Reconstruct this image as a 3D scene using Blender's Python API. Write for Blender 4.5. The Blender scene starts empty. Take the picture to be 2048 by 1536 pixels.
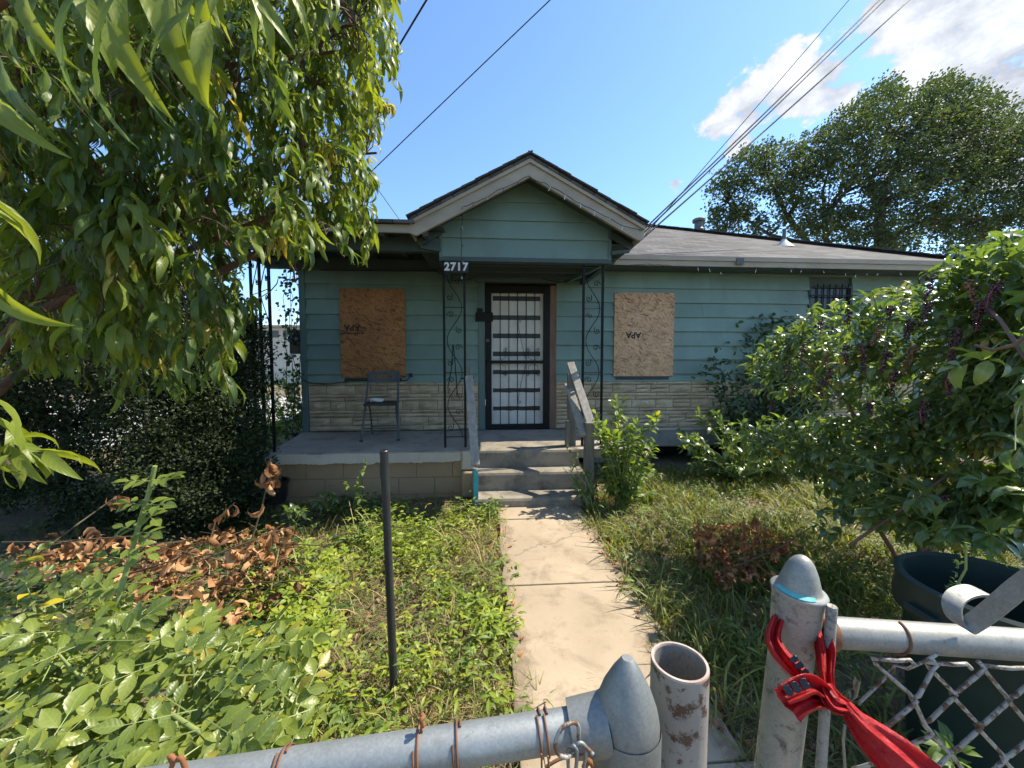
import bpy, bmesh, math, random
import numpy as np
from mathutils import Vector, Matrix, Quaternion

random.seed(7); rng = np.random.default_rng(11)
scene = bpy.context.scene
R = math.radians

# ------------------------------------------------------------------ camera
F_PX = 769.0                       # focal length in pixels of a 2048-wide frame
PITCH = math.atan(43 / F_PX)       # a little downwards
CAM = Vector((0, 0, 1.44))
cam_d = bpy.data.cameras.new('camera'); cam = bpy.data.objects.new('camera', cam_d)
scene.collection.objects.link(cam); scene.camera = cam
cam.location = CAM; cam.rotation_euler = (R(90) - PITCH, 0, 0)
cam_d.sensor_width = 36; cam_d.lens = 36 * F_PX / 2048
cam_d.clip_start = 0.02; cam_d.clip_end = 4000

# ------------------------------------------------------------------ sun and sky
SUN_EL, SUN_AZ = R(52), R(73)      # azimuth clockwise from +Y (behind the house, far to the right)
SUN = Vector((math.cos(SUN_EL) * math.sin(SUN_AZ), math.cos(SUN_EL) * math.cos(SUN_AZ), math.sin(SUN_EL)))
sun_d = bpy.data.lights.new('sun', 'SUN'); sun = bpy.data.objects.new('sun', sun_d)
scene.collection.objects.link(sun)
sun_d.energy = 4.7; sun_d.angle = R(0.53); sun_d.color = (1.0, 0.91, 0.74)
sun.rotation_euler = (-SUN).to_track_quat('-Z', 'Y').to_euler()
sun.location = (6, 2, 9)
SKY_STRENGTH = 0.15
scene.view_settings.view_transform = 'Standard'; scene.view_settings.look = 'None'
scene.view_settings.gamma = 1.0; scene.view_settings.use_curve_mapping = False
scene.view_settings.exposure = 1.0
scene.cycles.use_denoising = True
scene.cycles.max_bounces = 6; scene.cycles.transmission_bounces = 4; scene.cycles.diffuse_bounces = 3; scene.cycles.glossy_bounces = 2
scene.cycles.use_adaptive_sampling = True; scene.cycles.adaptive_threshold = 0.03
scene.cycles.sample_clamp_indirect = 6

def cam_ray(px, py):               # world direction through a point of the 2048x1536 frame, scaled so that its Y is 1
    x = (px - 1024) / F_PX; y = -(py - 768) / F_PX
    d = Vector((x, math.cos(PITCH) + y * math.sin(PITCH), -math.sin(PITCH) + y * math.cos(PITCH)))
    return d / d.y
def at(px, py, Y):                 # the point at distance Y from the camera seen there
    return CAM + cam_ray(px, py) * Y
def on_ground(px, py, z=0.0):
    d = cam_ray(px, py); return CAM + d * ((z - CAM.z) / d.z)
def project(P):                    # numpy (n,3) -> pixels and depth
    P = np.asarray(P, float) - np.array(CAM)
    c, s = math.cos(PITCH), math.sin(PITCH)
    dep = P[:, 1] * c - P[:, 2] * s; up = P[:, 1] * s + P[:, 2] * c
    dep_ = np.where(dep < 1e-3, 1e-3, dep)
    return 1024 + F_PX * P[:, 0] / dep_, 768 - F_PX * up / dep_, dep

world = bpy.data.worlds.new('World'); scene.world = world; world.use_nodes = True
world.cycles.sampling_method = 'MANUAL'; world.cycles.sample_map_resolution = 512
wt = world.node_tree; wn = wt.nodes; wl = wt.links; wn.clear()
def wmath(op, a, b=None, c=None, clamp=False):
    n = wn.new('ShaderNodeMath'); n.operation = op; n.use_clamp = clamp
    for i, v in enumerate((a, b, c)):
        if v is None: continue
        if isinstance(v, (int, float)): n.inputs[i].default_value = v
        else: wl.new(v, n.inputs[i])
    return n.outputs[0]
sky = wn.new('ShaderNodeTexSky'); sky.sky_type = 'NISHITA'; sky.sun_disc = False
sky.sun_elevation = SUN_EL; sky.sun_rotation = SUN_AZ; sky.air_density = 1.0; sky.dust_density = 0.3; sky.ozone_density = 1.6
wtc = wn.new('ShaderNodeTexCoord')
def cloud_noise(scale, seed, detail):
    mp = wn.new('ShaderNodeMapping'); mp.inputs['Location'].default_value = (seed, seed * .7, 0); mp.inputs['Scale'].default_value = (1, 1, 1.5)
    wl.new(wtc.outputs['Generated'], mp.inputs['Vector'])
    n = wn.new('ShaderNodeTexNoise'); n.inputs['Scale'].default_value = scale; n.inputs['Detail'].default_value = detail; n.inputs['Roughness'].default_value = .62
    wl.new(mp.outputs[0], n.inputs['Vector']); return n.outputs['Fac']
nz1 = cloud_noise(13.0, 3.1, 8); nz2 = cloud_noise(5.0, 8.3, 3)
crng = random.Random(5)
blobs = []                         # direction, radius
for px, py, r in ((1450, 235, .055), (1500, 205, .07), (1565, 180, .085), (1625, 170, .085), (1675, 195, .06), (1780, 15, .09), (1850, 10, .11), (1905, 45, .13), (2000, 70, .15),
                  (1860, 120, .06), (2060, 220, .16), (1350, 366, .022), (1480, 290, .04)):
    blobs.append((cam_ray(px, py).normalized(), r))
for i in range(9):                # the same sort of cloud all round the rest of the sky
    az = R(crng.uniform(70, 320)); el = R(crng.uniform(12, 60))
    c = Vector((math.cos(el) * math.sin(az), math.cos(el) * math.cos(az), math.sin(el)))
    for k in range(1):
        blobs.append(((c + Vector((crng.uniform(-.15, .15), crng.uniform(-.15, .15), crng.uniform(-.05, .05)))).normalized(), crng.uniform(.14, .28)))
acc = None
for c, r in blobs:
    d = wn.new('ShaderNodeVectorMath'); d.operation = 'DISTANCE'; d.inputs[1].default_value = c
    wl.new(wtc.outputs['Generated'], d.inputs[0])
    m = wmath('MULTIPLY_ADD', d.outputs['Value'], -1.45 / r, 1.45)
    acc = m if acc is None else wmath('MAXIMUM', acc, m)
acc = wmath('MAXIMUM', acc, -0.9)
dens = wmath('ADD', acc, wmath('MULTIPLY', wmath('SUBTRACT', nz1, 0.5), 4.6))
dens = wmath('ADD', dens, wmath('MULTIPLY', wmath('SUBTRACT', nz2, 0.5), 0.8))
mr = wn.new('ShaderNodeMapRange'); mr.interpolation_type = 'SMOOTHSTEP'; wl.new(dens, mr.inputs['Value'])
mr.inputs['From Min'].default_value = 0.36; mr.inputs['From Max'].default_value = 0.86
cmask = wmath('MULTIPLY', mr.outputs[0], 0.93)
shade = wn.new('ShaderNodeMapRange'); wl.new(wmath('ADD', wmath('MULTIPLY', nz1, .55), wmath('MULTIPLY', nz2, .45)), shade.inputs['Value'])
shade.inputs['From Min'].default_value = .42; shade.inputs['From Max'].default_value = .66
shade.inputs['To Min'].default_value = 1.7; shade.inputs['To Max'].default_value = 4.6
ccol = wn.new('ShaderNodeVectorMath'); ccol.operation = 'SCALE'; ccol.inputs[0].default_value = (0.96, 0.985, 1.03); wl.new(shade.outputs[0], ccol.inputs['Scale'])
sky_t = wn.new('ShaderNodeMix'); sky_t.data_type = 'RGBA'; sky_t.blend_type = 'MULTIPLY'; sky_t.inputs['Factor'].default_value = 1; sky_t.inputs['B'].default_value = (.73, .875, .985, 1); wl.new(sky.outputs[0], sky_t.inputs['A'])
mixc = wn.new('ShaderNodeMix'); mixc.data_type = 'RGBA'
wl.new(cmask, mixc.inputs['Factor']); wl.new(sky_t.outputs['Result'], mixc.inputs['A']); wl.new(ccol.outputs[0], mixc.inputs['B'])
bg = wn.new('ShaderNodeBackground'); bg.inputs['Strength'].default_value = SKY_STRENGTH
wo = wn.new('ShaderNodeOutputWorld'); wl.new(mixc.outputs['Result'], bg.inputs['Color']); wl.new(bg.outputs[0], wo.inputs['Surface'])

# ------------------------------------------------------------------ object helpers
COL = scene.collection
def tag(o, label=None, cat=None, group=None, kind=None):
    if label: o['label'] = label
    if cat: o['category'] = cat
    if group: o['group'] = group
    if kind: o['kind'] = kind
    return o
def empty(name, loc=(0, 0, 0), rz=0.0, parent=None):
    o = bpy.data.objects.new(name, None); COL.objects.link(o); o.location = loc; o.rotation_euler = (0, 0, rz)
    o.empty_display_size = .1; o.parent = parent; return o
def link_mesh(name, me, mat, parent=None, loc=None):
    o = bpy.data.objects.new(name, me); COL.objects.link(o)
    if mat is not None and not me.materials: me.materials.append(mat)
    o.parent = parent
    if loc is not None: o.location = loc
    return o

class MB:                          # collects shapes into one mesh
    def __init__(s): s.v = []; s.f = []; s.uv = None
    def quad(s, a, b, c, d):
        n = len(s.v); s.v += [tuple(a), tuple(b), tuple(c), tuple(d)]; s.f.append((n, n + 1, n + 2, n + 3)); return s
    def poly(s, pts):
        n = len(s.v); s.v += [tuple(p) for p in pts]; s.f.append(tuple(range(n, n + len(pts)))); return s
    def box(s, x0, x1, y0, y1, z0, z1):
        n = len(s.v)
        s.v += [(x0, y0, z0), (x1, y0, z0), (x1, y1, z0), (x0, y1, z0), (x0, y0, z1), (x1, y0, z1), (x1, y1, z1), (x0, y1, z1)]
        s.f += [(n, n+3, n+2, n+1), (n+4, n+5, n+6, n+7), (n, n+1, n+5, n+4), (n+1, n+2, n+6, n+5), (n+2, n+3, n+7, n+6), (n+3, n, n+4, n+7)]
        return s
    def prism(s, pts, ext):        # planar polygon pushed along a vector
        n = len(s.v); k = len(pts); e = Vector(ext)
        s.v += [tuple(Vector(p)) for p in pts] + [tuple(Vector(p) + e) for p in pts]
        s.f += [tuple(range(n, n + k)), tuple(range(n + 2 * k - 1, n + k - 1, -1))]
        for i in range(k):
            j = (i + 1) % k; s.f.append((n + i, n + k + i, n + k + j, n + j))
        return s
    def beam(s, a, b, w, h, up=(0, 0, 1), taper=1.0):
        a, b = Vector(a), Vector(b); d = (b - a).normalized(); u = Vector(up)
        side = d.cross(u)
        if side.length < 1e-4: side = d.cross(Vector((1, 0, 0)))
        side.normalize(); u = side.cross(d).normalized()
        n = len(s.v)
        for p, t in ((a, 1), (b, taper)):
            for x, y in ((-1, -1), (1, -1), (1, 1), (-1, 1)): s.v.append(tuple(p + side * (x * w * t / 2) + u * (y * h * t / 2)))
        s.f += [(n, n+3, n+2, n+1), (n+4, n+5, n+6, n+7)] + [(n + i, n + (i+1) % 4, n + 4 + (i+1) % 4, n + 4 + i) for i in range(4)]
        return s
    def tube(s, pts, r, seg=8, cap=True, closed=False):
        pts = [Vector(p) for p in pts]; k = len(pts); rs = r if isinstance(r, (list, tuple)) else [r] * k
        t0 = (pts[1] - pts[0]).normalized(); ref = Vector((0, 0, 1)) if abs(t0.z) < .9 else Vector((1, 0, 0))
        nrm = t0.cross(ref).normalized(); n = len(s.v)
        for i, p in enumerate(pts):
            if closed: t = (pts[(i + 1) % k] - pts[i - 1]).normalized()
            else: t = (pts[min(i + 1, k - 1)] - pts[max(i - 1, 0)]).normalized()
            nrm = (nrm - t * nrm.dot(t))
            if nrm.length < 1e-5: nrm = t.orthogonal()
            nrm.normalize(); bn = t.cross(nrm)
            for j in range(seg):
                a = 2 * math.pi * j / seg; s.v.append(tuple(p + (nrm * math.cos(a) + bn * math.sin(a)) * rs[i]))
        for i in range(k if closed else k - 1):
            i2 = (i + 1) % k
            for j in range(seg):
                j2 = (j + 1) % seg; s.f.append((n + i*seg + j, n + i*seg + j2, n + i2*seg + j2, n + i2*seg + j))
        if cap and not closed:
            s.f.append(tuple(n + j for j in range(seg - 1, -1, -1))); s.f.append(tuple(n + (k-1)*seg + j for j in range(seg)))
        return s
    def lathe(s, prof, seg=32, axis=None, origin=(0, 0, 0), cap=False):  # prof: (radius, height)
        o = Vector(origin); ax = Vector(axis).normalized() if axis else Vector((0, 0, 1))
        e1 = ax.orthogonal().normalized(); e2 = ax.cross(e1); n = len(s.v); k = len(prof)
        for r, h in prof:
            for j in range(seg):
                a = 2 * math.pi * j / seg; s.v.append(tuple(o + ax * h + (e1 * math.cos(a) + e2 * math.sin(a)) * r))
        for i in range(k - 1):
            for j in range(seg):
                j2 = (j + 1) % seg; s.f.append((n + i*seg + j, n + i*seg + j2, n + (i+1)*seg + j2, n + (i+1)*seg + j))
        if cap:
            s.f.append(tuple(n + j for j in range(seg - 1, -1, -1))); s.f.append(tuple(n + (k-1)*seg + j for j in range(seg)))
        return s
    def mesh(s, name, smooth=None):
        me = bpy.data.meshes.new(name); me.from_pydata(s.v, [], s.f)
        if s.uv is not None:
            ul = me.uv_layers.new(name='UVMap')
            for li, l in enumerate(me.loops): ul.data[li].uv = s.uv[l.vertex_index]
        if smooth is not None:
            me.shade_smooth(); me.set_sharp_from_angle(angle=R(smooth))
        me.update(); return me
    def build(s, name, mat, parent=None, smooth=None, bevel=None):
        o = link_mesh(name, s.mesh(name, smooth), mat, parent)
        if bevel:
            b = o.modifiers.new('bevel', 'BEVEL'); b.width = bevel; b.segments = 2; b.limit_method = 'ANGLE'; b.angle_limit = R(40)
        return o

# ------------------------------------------------------------------ materials
def new_mat(name):
    m = bpy.data.materials.new(name); m.use_nodes = True; nt = m.node_tree; nt.nodes.clear()
    out = nt.nodes.new('ShaderNodeOutputMaterial'); p = nt.nodes.new('ShaderNodeBsdfPrincipled'); nt.links.new(p.outputs[0], out.inputs[0])
    return m, nt, p, out
class NT:                          # short-hand for node wiring
    def __init__(s, nt): s.nt = nt
    def n(s, t, **kw):
        x = s.nt.nodes.new(t)
        for k, v in kw.items(): setattr(x, k, v)
        return x
    def set(s, node, **kw):
        for k, v in kw.items():
            i = node.inputs[k.replace('_', ' ')] if k.replace('_', ' ') in node.inputs else node.inputs[k]
            if hasattr(v, 'is_linked') or isinstance(v, bpy.types.NodeSocket): s.nt.links.new(v, i)
            else: i.default_value = v
        return node
    def coord(s, kind='Object', scale=(1, 1, 1), rot=(0, 0, 0), loc=(0, 0, 0)):
        tc = s.n('ShaderNodeTexCoord'); mp = s.n('ShaderNodeMapping')
        mp.inputs['Scale'].default_value = scale; mp.inputs['Rotation'].default_value = rot; mp.inputs['Location'].default_value = loc
        s.nt.links.new(tc.outputs[kind], mp.inputs['Vector']); return mp.outputs[0]
    def noise(s, vec, scale, detail=5, rough=.6, dist=0.0):
        n = s.n('ShaderNodeTexNoise'); s.set(n, Vector=vec, Scale=scale, Detail=detail, Roughness=rough, Distortion=dist); return n.outputs['Fac']
    def ramp(s, fac, stops, interp='LINEAR'):
        r = s.n('ShaderNodeValToRGB'); r.color_ramp.interpolation = interp; el = r.color_ramp.elements
        while len(el) < len(stops): el.new(.5)
        for e, (p, c) in zip(el, stops): e.position = p; e.color = (*c, 1) if len(c) == 3 else c
        s.nt.links.new(fac, r.inputs[0]); return r.outputs[0]
    def mix(s, fac, a, b, mode='MIX'):
        m = s.n('ShaderNodeMix', data_type='RGBA', blend_type=mode)
        for k, v in (('Factor', fac), ('A', a), ('B', b)):
            if isinstance(v, bpy.types.NodeSocket): s.nt.links.new(v, m.inputs[k])
            elif k == 'Factor': m.inputs[k].default_value = v
            else: m.inputs[k].default_value = (*v, 1)
        return m.outputs['Result']
    def math(s, op, a, b=0.0, clamp=False):
        m = s.n('ShaderNodeMath', operation=op, use_clamp=clamp)
        for i, v in enumerate((a, b)):
            if isinstance(v, bpy.types.NodeSocket): s.nt.links.new(v, m.inputs[i])
            else: m.inputs[i].default_value = v
        return m.outputs[0]
    def bump(s, h, strength, dist=.01):
        b = s.n('ShaderNodeBump'); s.set(b, Height=h, Strength=strength, Distance=dist); return b.outputs[0]
    def rnd(s):
        return s.n('ShaderNodeObjectInfo').outputs['Random']

def rough_mat(name, c1, c2, scale=6.0, rough=.8, bump=.3, bdist=.004, spot=None, spot_amt=.55, vary=0.0, metal=0.0, stretch=(1, 1, 1), fine=60, spec=.4):
    m, nt, p, out = new_mat(name); t = NT(nt); v = t.coord('Object', stretch)
    a = t.noise(v, scale, 8, .62); col = t.ramp(a, ((.3, c1), (.7, c2)))
    if spot:
        sn = t.noise(v, scale * 3.1, 9, .7); msk = t.ramp(sn, ((spot_amt, (0, 0, 0)), (spot_amt + .06, (1, 1, 1)))); col = t.mix(msk, col, spot)
    if vary:
        rv = t.ramp(t.rnd(), ((0, (1 - vary,) * 3), (1, (1 + vary,) * 3))); col = t.mix(1.0, col, rv, 'MULTIPLY')
    fn = t.noise(v, fine, 6, .7)
    t.set(p, Base_Color=col, Roughness=rough, Metallic=metal, Normal=t.bump(fn, bump, bdist)); p.inputs['Specular IOR Level'].default_value = spec
    return m
# ------------------------------------------------------------------ the materials of the house and yard
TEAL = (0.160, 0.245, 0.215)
def siding_mat(name, base, weather=.5):
    m, nt, p, out = new_mat(name); t = NT(nt); v = t.coord('Object', (1, 1, 1))
    big = t.noise(v, 1.3, 6, .6); drip = t.noise(t.coord('Object', (2.2, 1, .8)), 1.6, 7, .6)
    c0 = tuple(x * .80 for x in base); c1 = tuple(x * 1.12 for x in base)
    col = t.ramp(big, ((.3, c0), (.7, c1)))
    col = t.mix(t.ramp(drip, ((.46, (0, 0, 0)), (.75, (weather * .9,) * 3))), col, tuple(x * .55 + .01 for x in base))
    chip = t.noise(v, 21, 9, .75, .6); col = t.mix(t.ramp(chip, ((.705, (0, 0, 0)), (.72, (1, 1, 1)))), col, (.50, .50, .46))
    col = t.mix(1.0, col, t.ramp(t.rnd(), ((0, (.90,) * 3), (1, (1.08,) * 3))), 'MULTIPLY')
    grain = t.noise(t.coord('Object', (4, 30, 60)), 5, 5, .6)
    t.set(p, Base_Color=col, Roughness=.55, Normal=t.bump(grain, .12, .003)); return m
M = {}
M['siding'] = siding_mat('teal_siding_paint', TEAL)
M['trim_teal'] = siding_mat('teal_trim_paint', (.095, .165, .155), .3)
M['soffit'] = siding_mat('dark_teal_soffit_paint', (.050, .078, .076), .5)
M['fascia'] = rough_mat('peeling_beige_fascia_paint', (.30, .255, .20), (.40, .345, .275), 3, .7, .5, .004, (.20, .16, .12), .66, stretch=(1, 1, 3))
def stone_mat():
    m, nt, p, out = new_mat('beige_stone_veneer'); t = NT(nt); v = t.coord('Object')
    n1 = t.noise(v, 5, 8, .65); n2 = t.noise(v, 28, 8, .7, .8)
    col = t.ramp(n1, ((.28, (.34, .26, .165)), (.55, (.50, .40, .27)), (.78, (.62, .52, .37))))
    col = t.mix(t.ramp(n2, ((.55, (0, 0, 0)), (.72, (.55,) * 3))), col, (.25, .20, .14))
    col = t.mix(1.0, col, t.ramp(t.rnd(), ((0, (.84, .84, .83)), (1, (1.12, 1.10, 1.07)))), 'MULTIPLY')
    t.set(p, Base_Color=col, Roughness=.85, Normal=t.bump(t.noise(v, 34, 8, .72, 1.2), .9, .012)); return m
M['stone'] = stone_mat()
M['mortar'] = rough_mat('brown_mortar', (.16, .12, .085), (.24, .19, .135), 8, .9, .5)
def concrete_mat(name, c1, c2, stain, amt=.55, crack=False):
    m, nt, p, out = new_mat(name); t = NT(nt); v = t.coord('Object')
    n1 = t.noise(v, 1.6, 9, .62); n2 = t.noise(v, 4.7, 9, .72, .4); n3 = t.noise(v, 120, 4, .7)
    col = t.ramp(n1, ((.3, c1), (.7, c2)))
    col = t.mix(t.ramp(n2, ((amt, (0, 0, 0)), (amt + .2, (.8,) * 3))), col, stain)
    col = t.mix(t.ramp(n3, ((.6, (0, 0, 0)), (.75, (.35,) * 3))), col, tuple(x * .55 for x in c1))
    h = t.math('ADD', t.math('MULTIPLY', n2, .6), t.math('MULTIPLY', n3, .4))
    if crack:
        w = t.n('ShaderNodeTexVoronoi', feature='DISTANCE_TO_EDGE'); t.set(w, Vector=t.mix(.35, v, t.set(t.n('ShaderNodeTexNoise'), Vector=v, Scale=3.0, Detail=6.0).outputs['Color']), Scale=.8)
        ck = t.ramp(w.outputs['Distance'], ((0, (1, 1, 1)), (.006, (0, 0, 0)))); col = t.mix(t.math('MULTIPLY', ck, .5), col, (.09, .07, .05))
    if crack:                       # soil washed over the margins
        sx = t.n('ShaderNodeSeparateXYZ'); nt.links.new(v, sx.inputs[0])
        mg = t.math('ADD', t.math('ABSOLUTE', t.math('SUBTRACT', sx.outputs[0], .065)), t.math('MULTIPLY', t.math('SUBTRACT', n2, .5), .45))
        col = t.mix(t.ramp(mg, ((.30, (0, 0, 0)), (.44, (.85,) * 3))), col, (.13, .092, .056))
    t.set(p, Base_Color=col, Roughness=.88, Normal=t.bump(h, .5, .006)); return m
M['walk'] = concrete_mat('weathered_walk_concrete', (.30, .235, .160), (.42, .335, .235), (.17, .125, .082), .50, True)
M['porch_conc'] = concrete_mat('grey_porch_concrete', (.25, .215, .175), (.38, .335, .28), (.11, .095, .08), .50)
M['porch_edge'] = concrete_mat('pale_slab_edge', (.38, .34, .28), (.50, .45, .37), (.23, .19, .15), .6)
M['step_conc'] = concrete_mat('stained_step_concrete', (.19, .165, .13), (.31, .275, .22), (.065, .058, .048), .46)
M['block'] = concrete_mat('tan_painted_block', (.27, .185, .105), (.36, .255, .155), (.17, .11, .06), .58)
M['block_joint'] = rough_mat('tan_painted_joint', (.20, .135, .08), (.28, .195, .12), 9, .9, .5)
M['foundation'] = concrete_mat('grey_foundation', (.20, .19, .17), (.28, .265, .24), (.12, .11, .1), .55)
M['brickred'] = rough_mat('old_red_brick', (.22, .08, .05), (.30, .12, .08), 9, .9, .5)
M['void_shade'] = rough_mat('painted_crawl_shade', (.012, .011, .010), (.02, .018, .016), 5, .95, .1)  # underfloor darkness put into the colour
def osb_mat(name, dark, mid, light):
    m, nt, p, out = new_mat(name); t = NT(nt); col = None; hs = None
    for k, (ang, sc) in enumerate(((8, .9), (68, 1.1), (-50, 1.2), (-12, .95))):
        base = t.coord('Object', (1, 1, 1), (0, R(ang), 0), (k * 3.3, 0, k * 1.7))
        sv = t.n('ShaderNodeMapping'); t.set(sv, Vector=base); sv.inputs['Scale'].default_value = (13 * sc, 1, 58 * sc)
        vo = t.n('ShaderNodeTexVoronoi'); t.set(vo, Vector=sv.outputs[0], Scale=1.0, Randomness=1.0)
        sep = t.n('ShaderNodeSeparateColor'); nt.links.new(vo.outputs['Color'], sep.inputs[0])
        c = t.ramp(sep.outputs[0], ((0, dark), (.14, mid), (.55, light), (1, tuple(min(1, x * 1.2) for x in light))))
        if col is None: col, hs = c, sep.outputs[1]
        else:
            th = (.0, .48, .60, .70)[k]; sel = t.ramp(sep.outputs[2], ((th, (0, 0, 0)), (th + .02, (1, 1, 1)))); col = t.mix(sel, col, c); hs = t.math('ADD', hs, sep.outputs[1])
    st = t.noise(t.coord('Object'), 2.2, 6, .6); col = t.mix(1.0, col, t.ramp(st, ((.3, (.78, .74, .7)), (.7, (1.1, 1.08, 1.05)))), 'MULTIPLY')
    t.set(p, Base_Color=col, Roughness=.6, Normal=t.bump(hs, .15, .003)); return m
M['osb_amber'] = osb_mat('amber_flake_board', (.095, .034, .010), (.23, .095, .028), (.34, .155, .05))
M['osb_pale'] = osb_mat('pale_flake_board', (.19, .095, .045), (.40, .225, .115), (.54, .335, .19))
M['ink'] = rough_mat('black_board_print', (.02, .015, .01), (.05, .04, .03), 40, .8, .05)
def shingle_mat():
    m, nt, p, out = new_mat('grey_asphalt_shingles'); t = NT(nt)
    b = t.n('ShaderNodeTexBrick', offset=.5); t.set(b, Vector=t.coord('UV'), Scale=1.0, Mortar_Size=.006, Mortar_Smooth=.3, Brick_Width=.30, Row_Height=.135)
    b.inputs['Color1'].default_value = (.045, .043, .044, 1); b.inputs['Color2'].default_value = (.110, .104, .102, 1); b.inputs['Mortar'].default_value = (.018, .017, .017, 1)
    n = t.noise(t.coord('UV'), 1.1, 7, .65); g = t.noise(t.coord('UV'), 160, 3, .7)
    col = t.mix(1.0, b.outputs['Color'], t.ramp(n, ((.3, (.8, .8, .8)), (.7, (1.25, 1.23, 1.2)))), 'MULTIPLY')
    col = t.mix(1.0, col, t.ramp(g, ((.3, (.75,) * 3), (.7, (1.25,) * 3))), 'MULTIPLY')
    t.set(p, Base_Color=col, Roughness=.9, Normal=t.bump(b.outputs['Fac'], .6, -.01)); return m
M['shingle'] = shingle_mat()
M['shingle_edge'] = rough_mat('shingle_edges', (.045, .043, .042), (.10, .095, .09), 25, .9, .5)
M['iron'] = rough_mat('black_painted_iron', (.006, .0065, .007), (.014, .014, .014), 14, .55, .25, .002, (.03, .018, .012), .70, spec=.2)
M['iron_green'] = rough_mat('dark_green_iron', (.018, .026, .024), (.04, .05, .047), 14, .5, .25, .002)
M['door_white'] = rough_mat('dirty_white_door', (.55, .54, .50), (.72, .71, .68), 4, .5, .15, .003, (.26, .24, .20), .66)
M['slat_black'] = rough_mat('black_door_strip', (.012, .012, .013), (.028, .028, .028), 20, .4, .3, .002)  # flat near-black strips across the white door
M['jamb'] = rough_mat('worn_brown_wood', (.115, .062, .040), (.21, .13, .095), 5, .7, .5, .004, (.30, .28, .25), .67, stretch=(4, 4, .6))
M['rail_wood'] = rough_mat('weathered_grey_wood', (.11, .105, .095), (.21, .20, .18), 4, .75, .5, .003, stretch=(6, 6, .7))
M['rail_sunlit'] = rough_mat('sunlit_rail_wood', (.20, .19, .165), (.34, .32, .28), 4, .75, .5, .003, stretch=(6, 6, .7))  # same wood painted paler to carry the sunlight on the rails
M['turq'] = rough_mat('turquoise_paint', (.03, .27, .33), (.06, .36, .42), 9, .5, .3, .002, (.30, .30, .28), .63)
M['chair_metal'] = rough_mat('grey_chair_enamel', (.055, .062, .065), (.085, .092, .095), 14, .4, .1, .002)
M['seat_black'] = rough_mat('black_chair_seat', (.014, .014, .015), (.03, .03, .03), 14, .5, .2, .002)
M['white_cloth'] = rough_mat('crumpled_white_cloth', (.55, .54, .5), (.72, .71, .68), 8, .8, .4, .004)
M['sign_black'] = rough_mat('black_sign_board', (.008, .009, .010), (.015, .016, .017), 12, .5, .1, .002)
M['sign_white'] = rough_mat('white_numeral_paint', (.60, .60, .57), (.74, .74, .71), 12, .5, .1, .002)
M['wire'] = rough_mat('black_cable', (.012, .012, .013), (.022, .022, .022), 14, .6, .1, .002)
M['bulb'] = rough_mat('frosted_bulb', (.6, .6, .58), (.7, .7, .68), 14, .2, .02)
M['galv'] = None
def galv_mat(name, c1, c2, grime, rough=.42, metal=.85, streak=.6):
    m, nt, p, out = new_mat(name); t = NT(nt); v = t.coord('Object')
    n1 = t.noise(v, 14, 8, .65); n2 = t.noise(v, 46, 9, .75, .6); n3 = t.noise(t.coord('Object', (1, 1, .15)), 32, 7, .7)
    vo = t.n('ShaderNodeTexVoronoi'); t.set(vo, Vector=v, Scale=420)
    sp = t.n('ShaderNodeSeparateColor'); nt.links.new(vo.outputs['Color'], sp.inputs[0])
    col = t.ramp(n1, ((.3, c1), (.7, c2)))
    col = t.mix(1.0, col, t.ramp(sp.outputs[0], ((0, (.90,) * 3), (1, (1.08,) * 3))), 'MULTIPLY')
    g = t.ramp(n2, ((streak, (0, 0, 0)), (streak + .12, (1, 1, 1)))); g2 = t.ramp(n3, ((.58, (0, 0, 0)), (.78, (.7,) * 3)))
    gm = t.math('MAXIMUM', g, g2); col = t.mix(gm, col, grime)
    t.set(p, Base_Color=col, Roughness=t.math('ADD', t.math('MULTIPLY', n2, .25), rough - .1), Metallic=t.math('MULTIPLY', t.math('SUBTRACT', 1.0, gm), metal), Normal=t.bump(n2, .18, .001))
    return m
M['galv'] = galv_mat('galvanised_steel', (.24, .26, .26), (.33, .35, .35), (.12, .115, .105), .55, .6, .60)
M['galv_dark'] = galv_mat('dull_galvanised_steel', (.19, .20, .195), (.27, .28, .275), (.10, .098, .09), .55, .6, .62)
M['galv_old'] = galv_mat('grimy_galvanised_post', (.23, .22, .195), (.33, .315, .285), (.070, .062, .050), .6, .4, .52)
M['alu'] = galv_mat('cast_aluminium', (.22, .22, .205), (.31, .31, .29), (.13, .125, .11), .56, .45, .56)
M['pipe_paint'] = rough_mat('white_paint_flaking_off_rust', (.22, .20, .18), (.31, .285, .255), 11, .6, .4, .002, (.075, .042, .028), .535, fine=90)
M['rust'] = rough_mat('rusty_wire', (.10, .045, .022), (.22, .10, .05), 40, .75, .5, .001)
M['rust_orange'] = rough_mat('orange_rust', (.17, .065, .025), (.28, .11, .045), 60, .8, .5, .001)
M['link'] = rough_mat('galvanised_wire_with_rust', (.27, .26, .24), (.40, .39, .36), 22, .55, .3, .001, (.13, .078, .05), .50, metal=.3)
M['teal_paint'] = rough_mat('smeared_teal_paint', (.05, .33, .32), (.10, .42, .40), 40, .45, .2, .001)
M['black_pole'] = rough_mat('black_painted_pole', (.016, .018, .020), (.035, .037, .039), 24, .42, .35, .001, (.16, .15, .14), .68)
M['bin'] = rough_mat('dark_green_plastic', (.007, .020, .018), (.012, .029, .026), 9, .5, .25, .002, (.05, .06, .055), .66)
M['red_tape'] = None
m_, nt_, p_, o_ = new_mat('red_plastic_ribbon'); t_ = NT(nt_)
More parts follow.
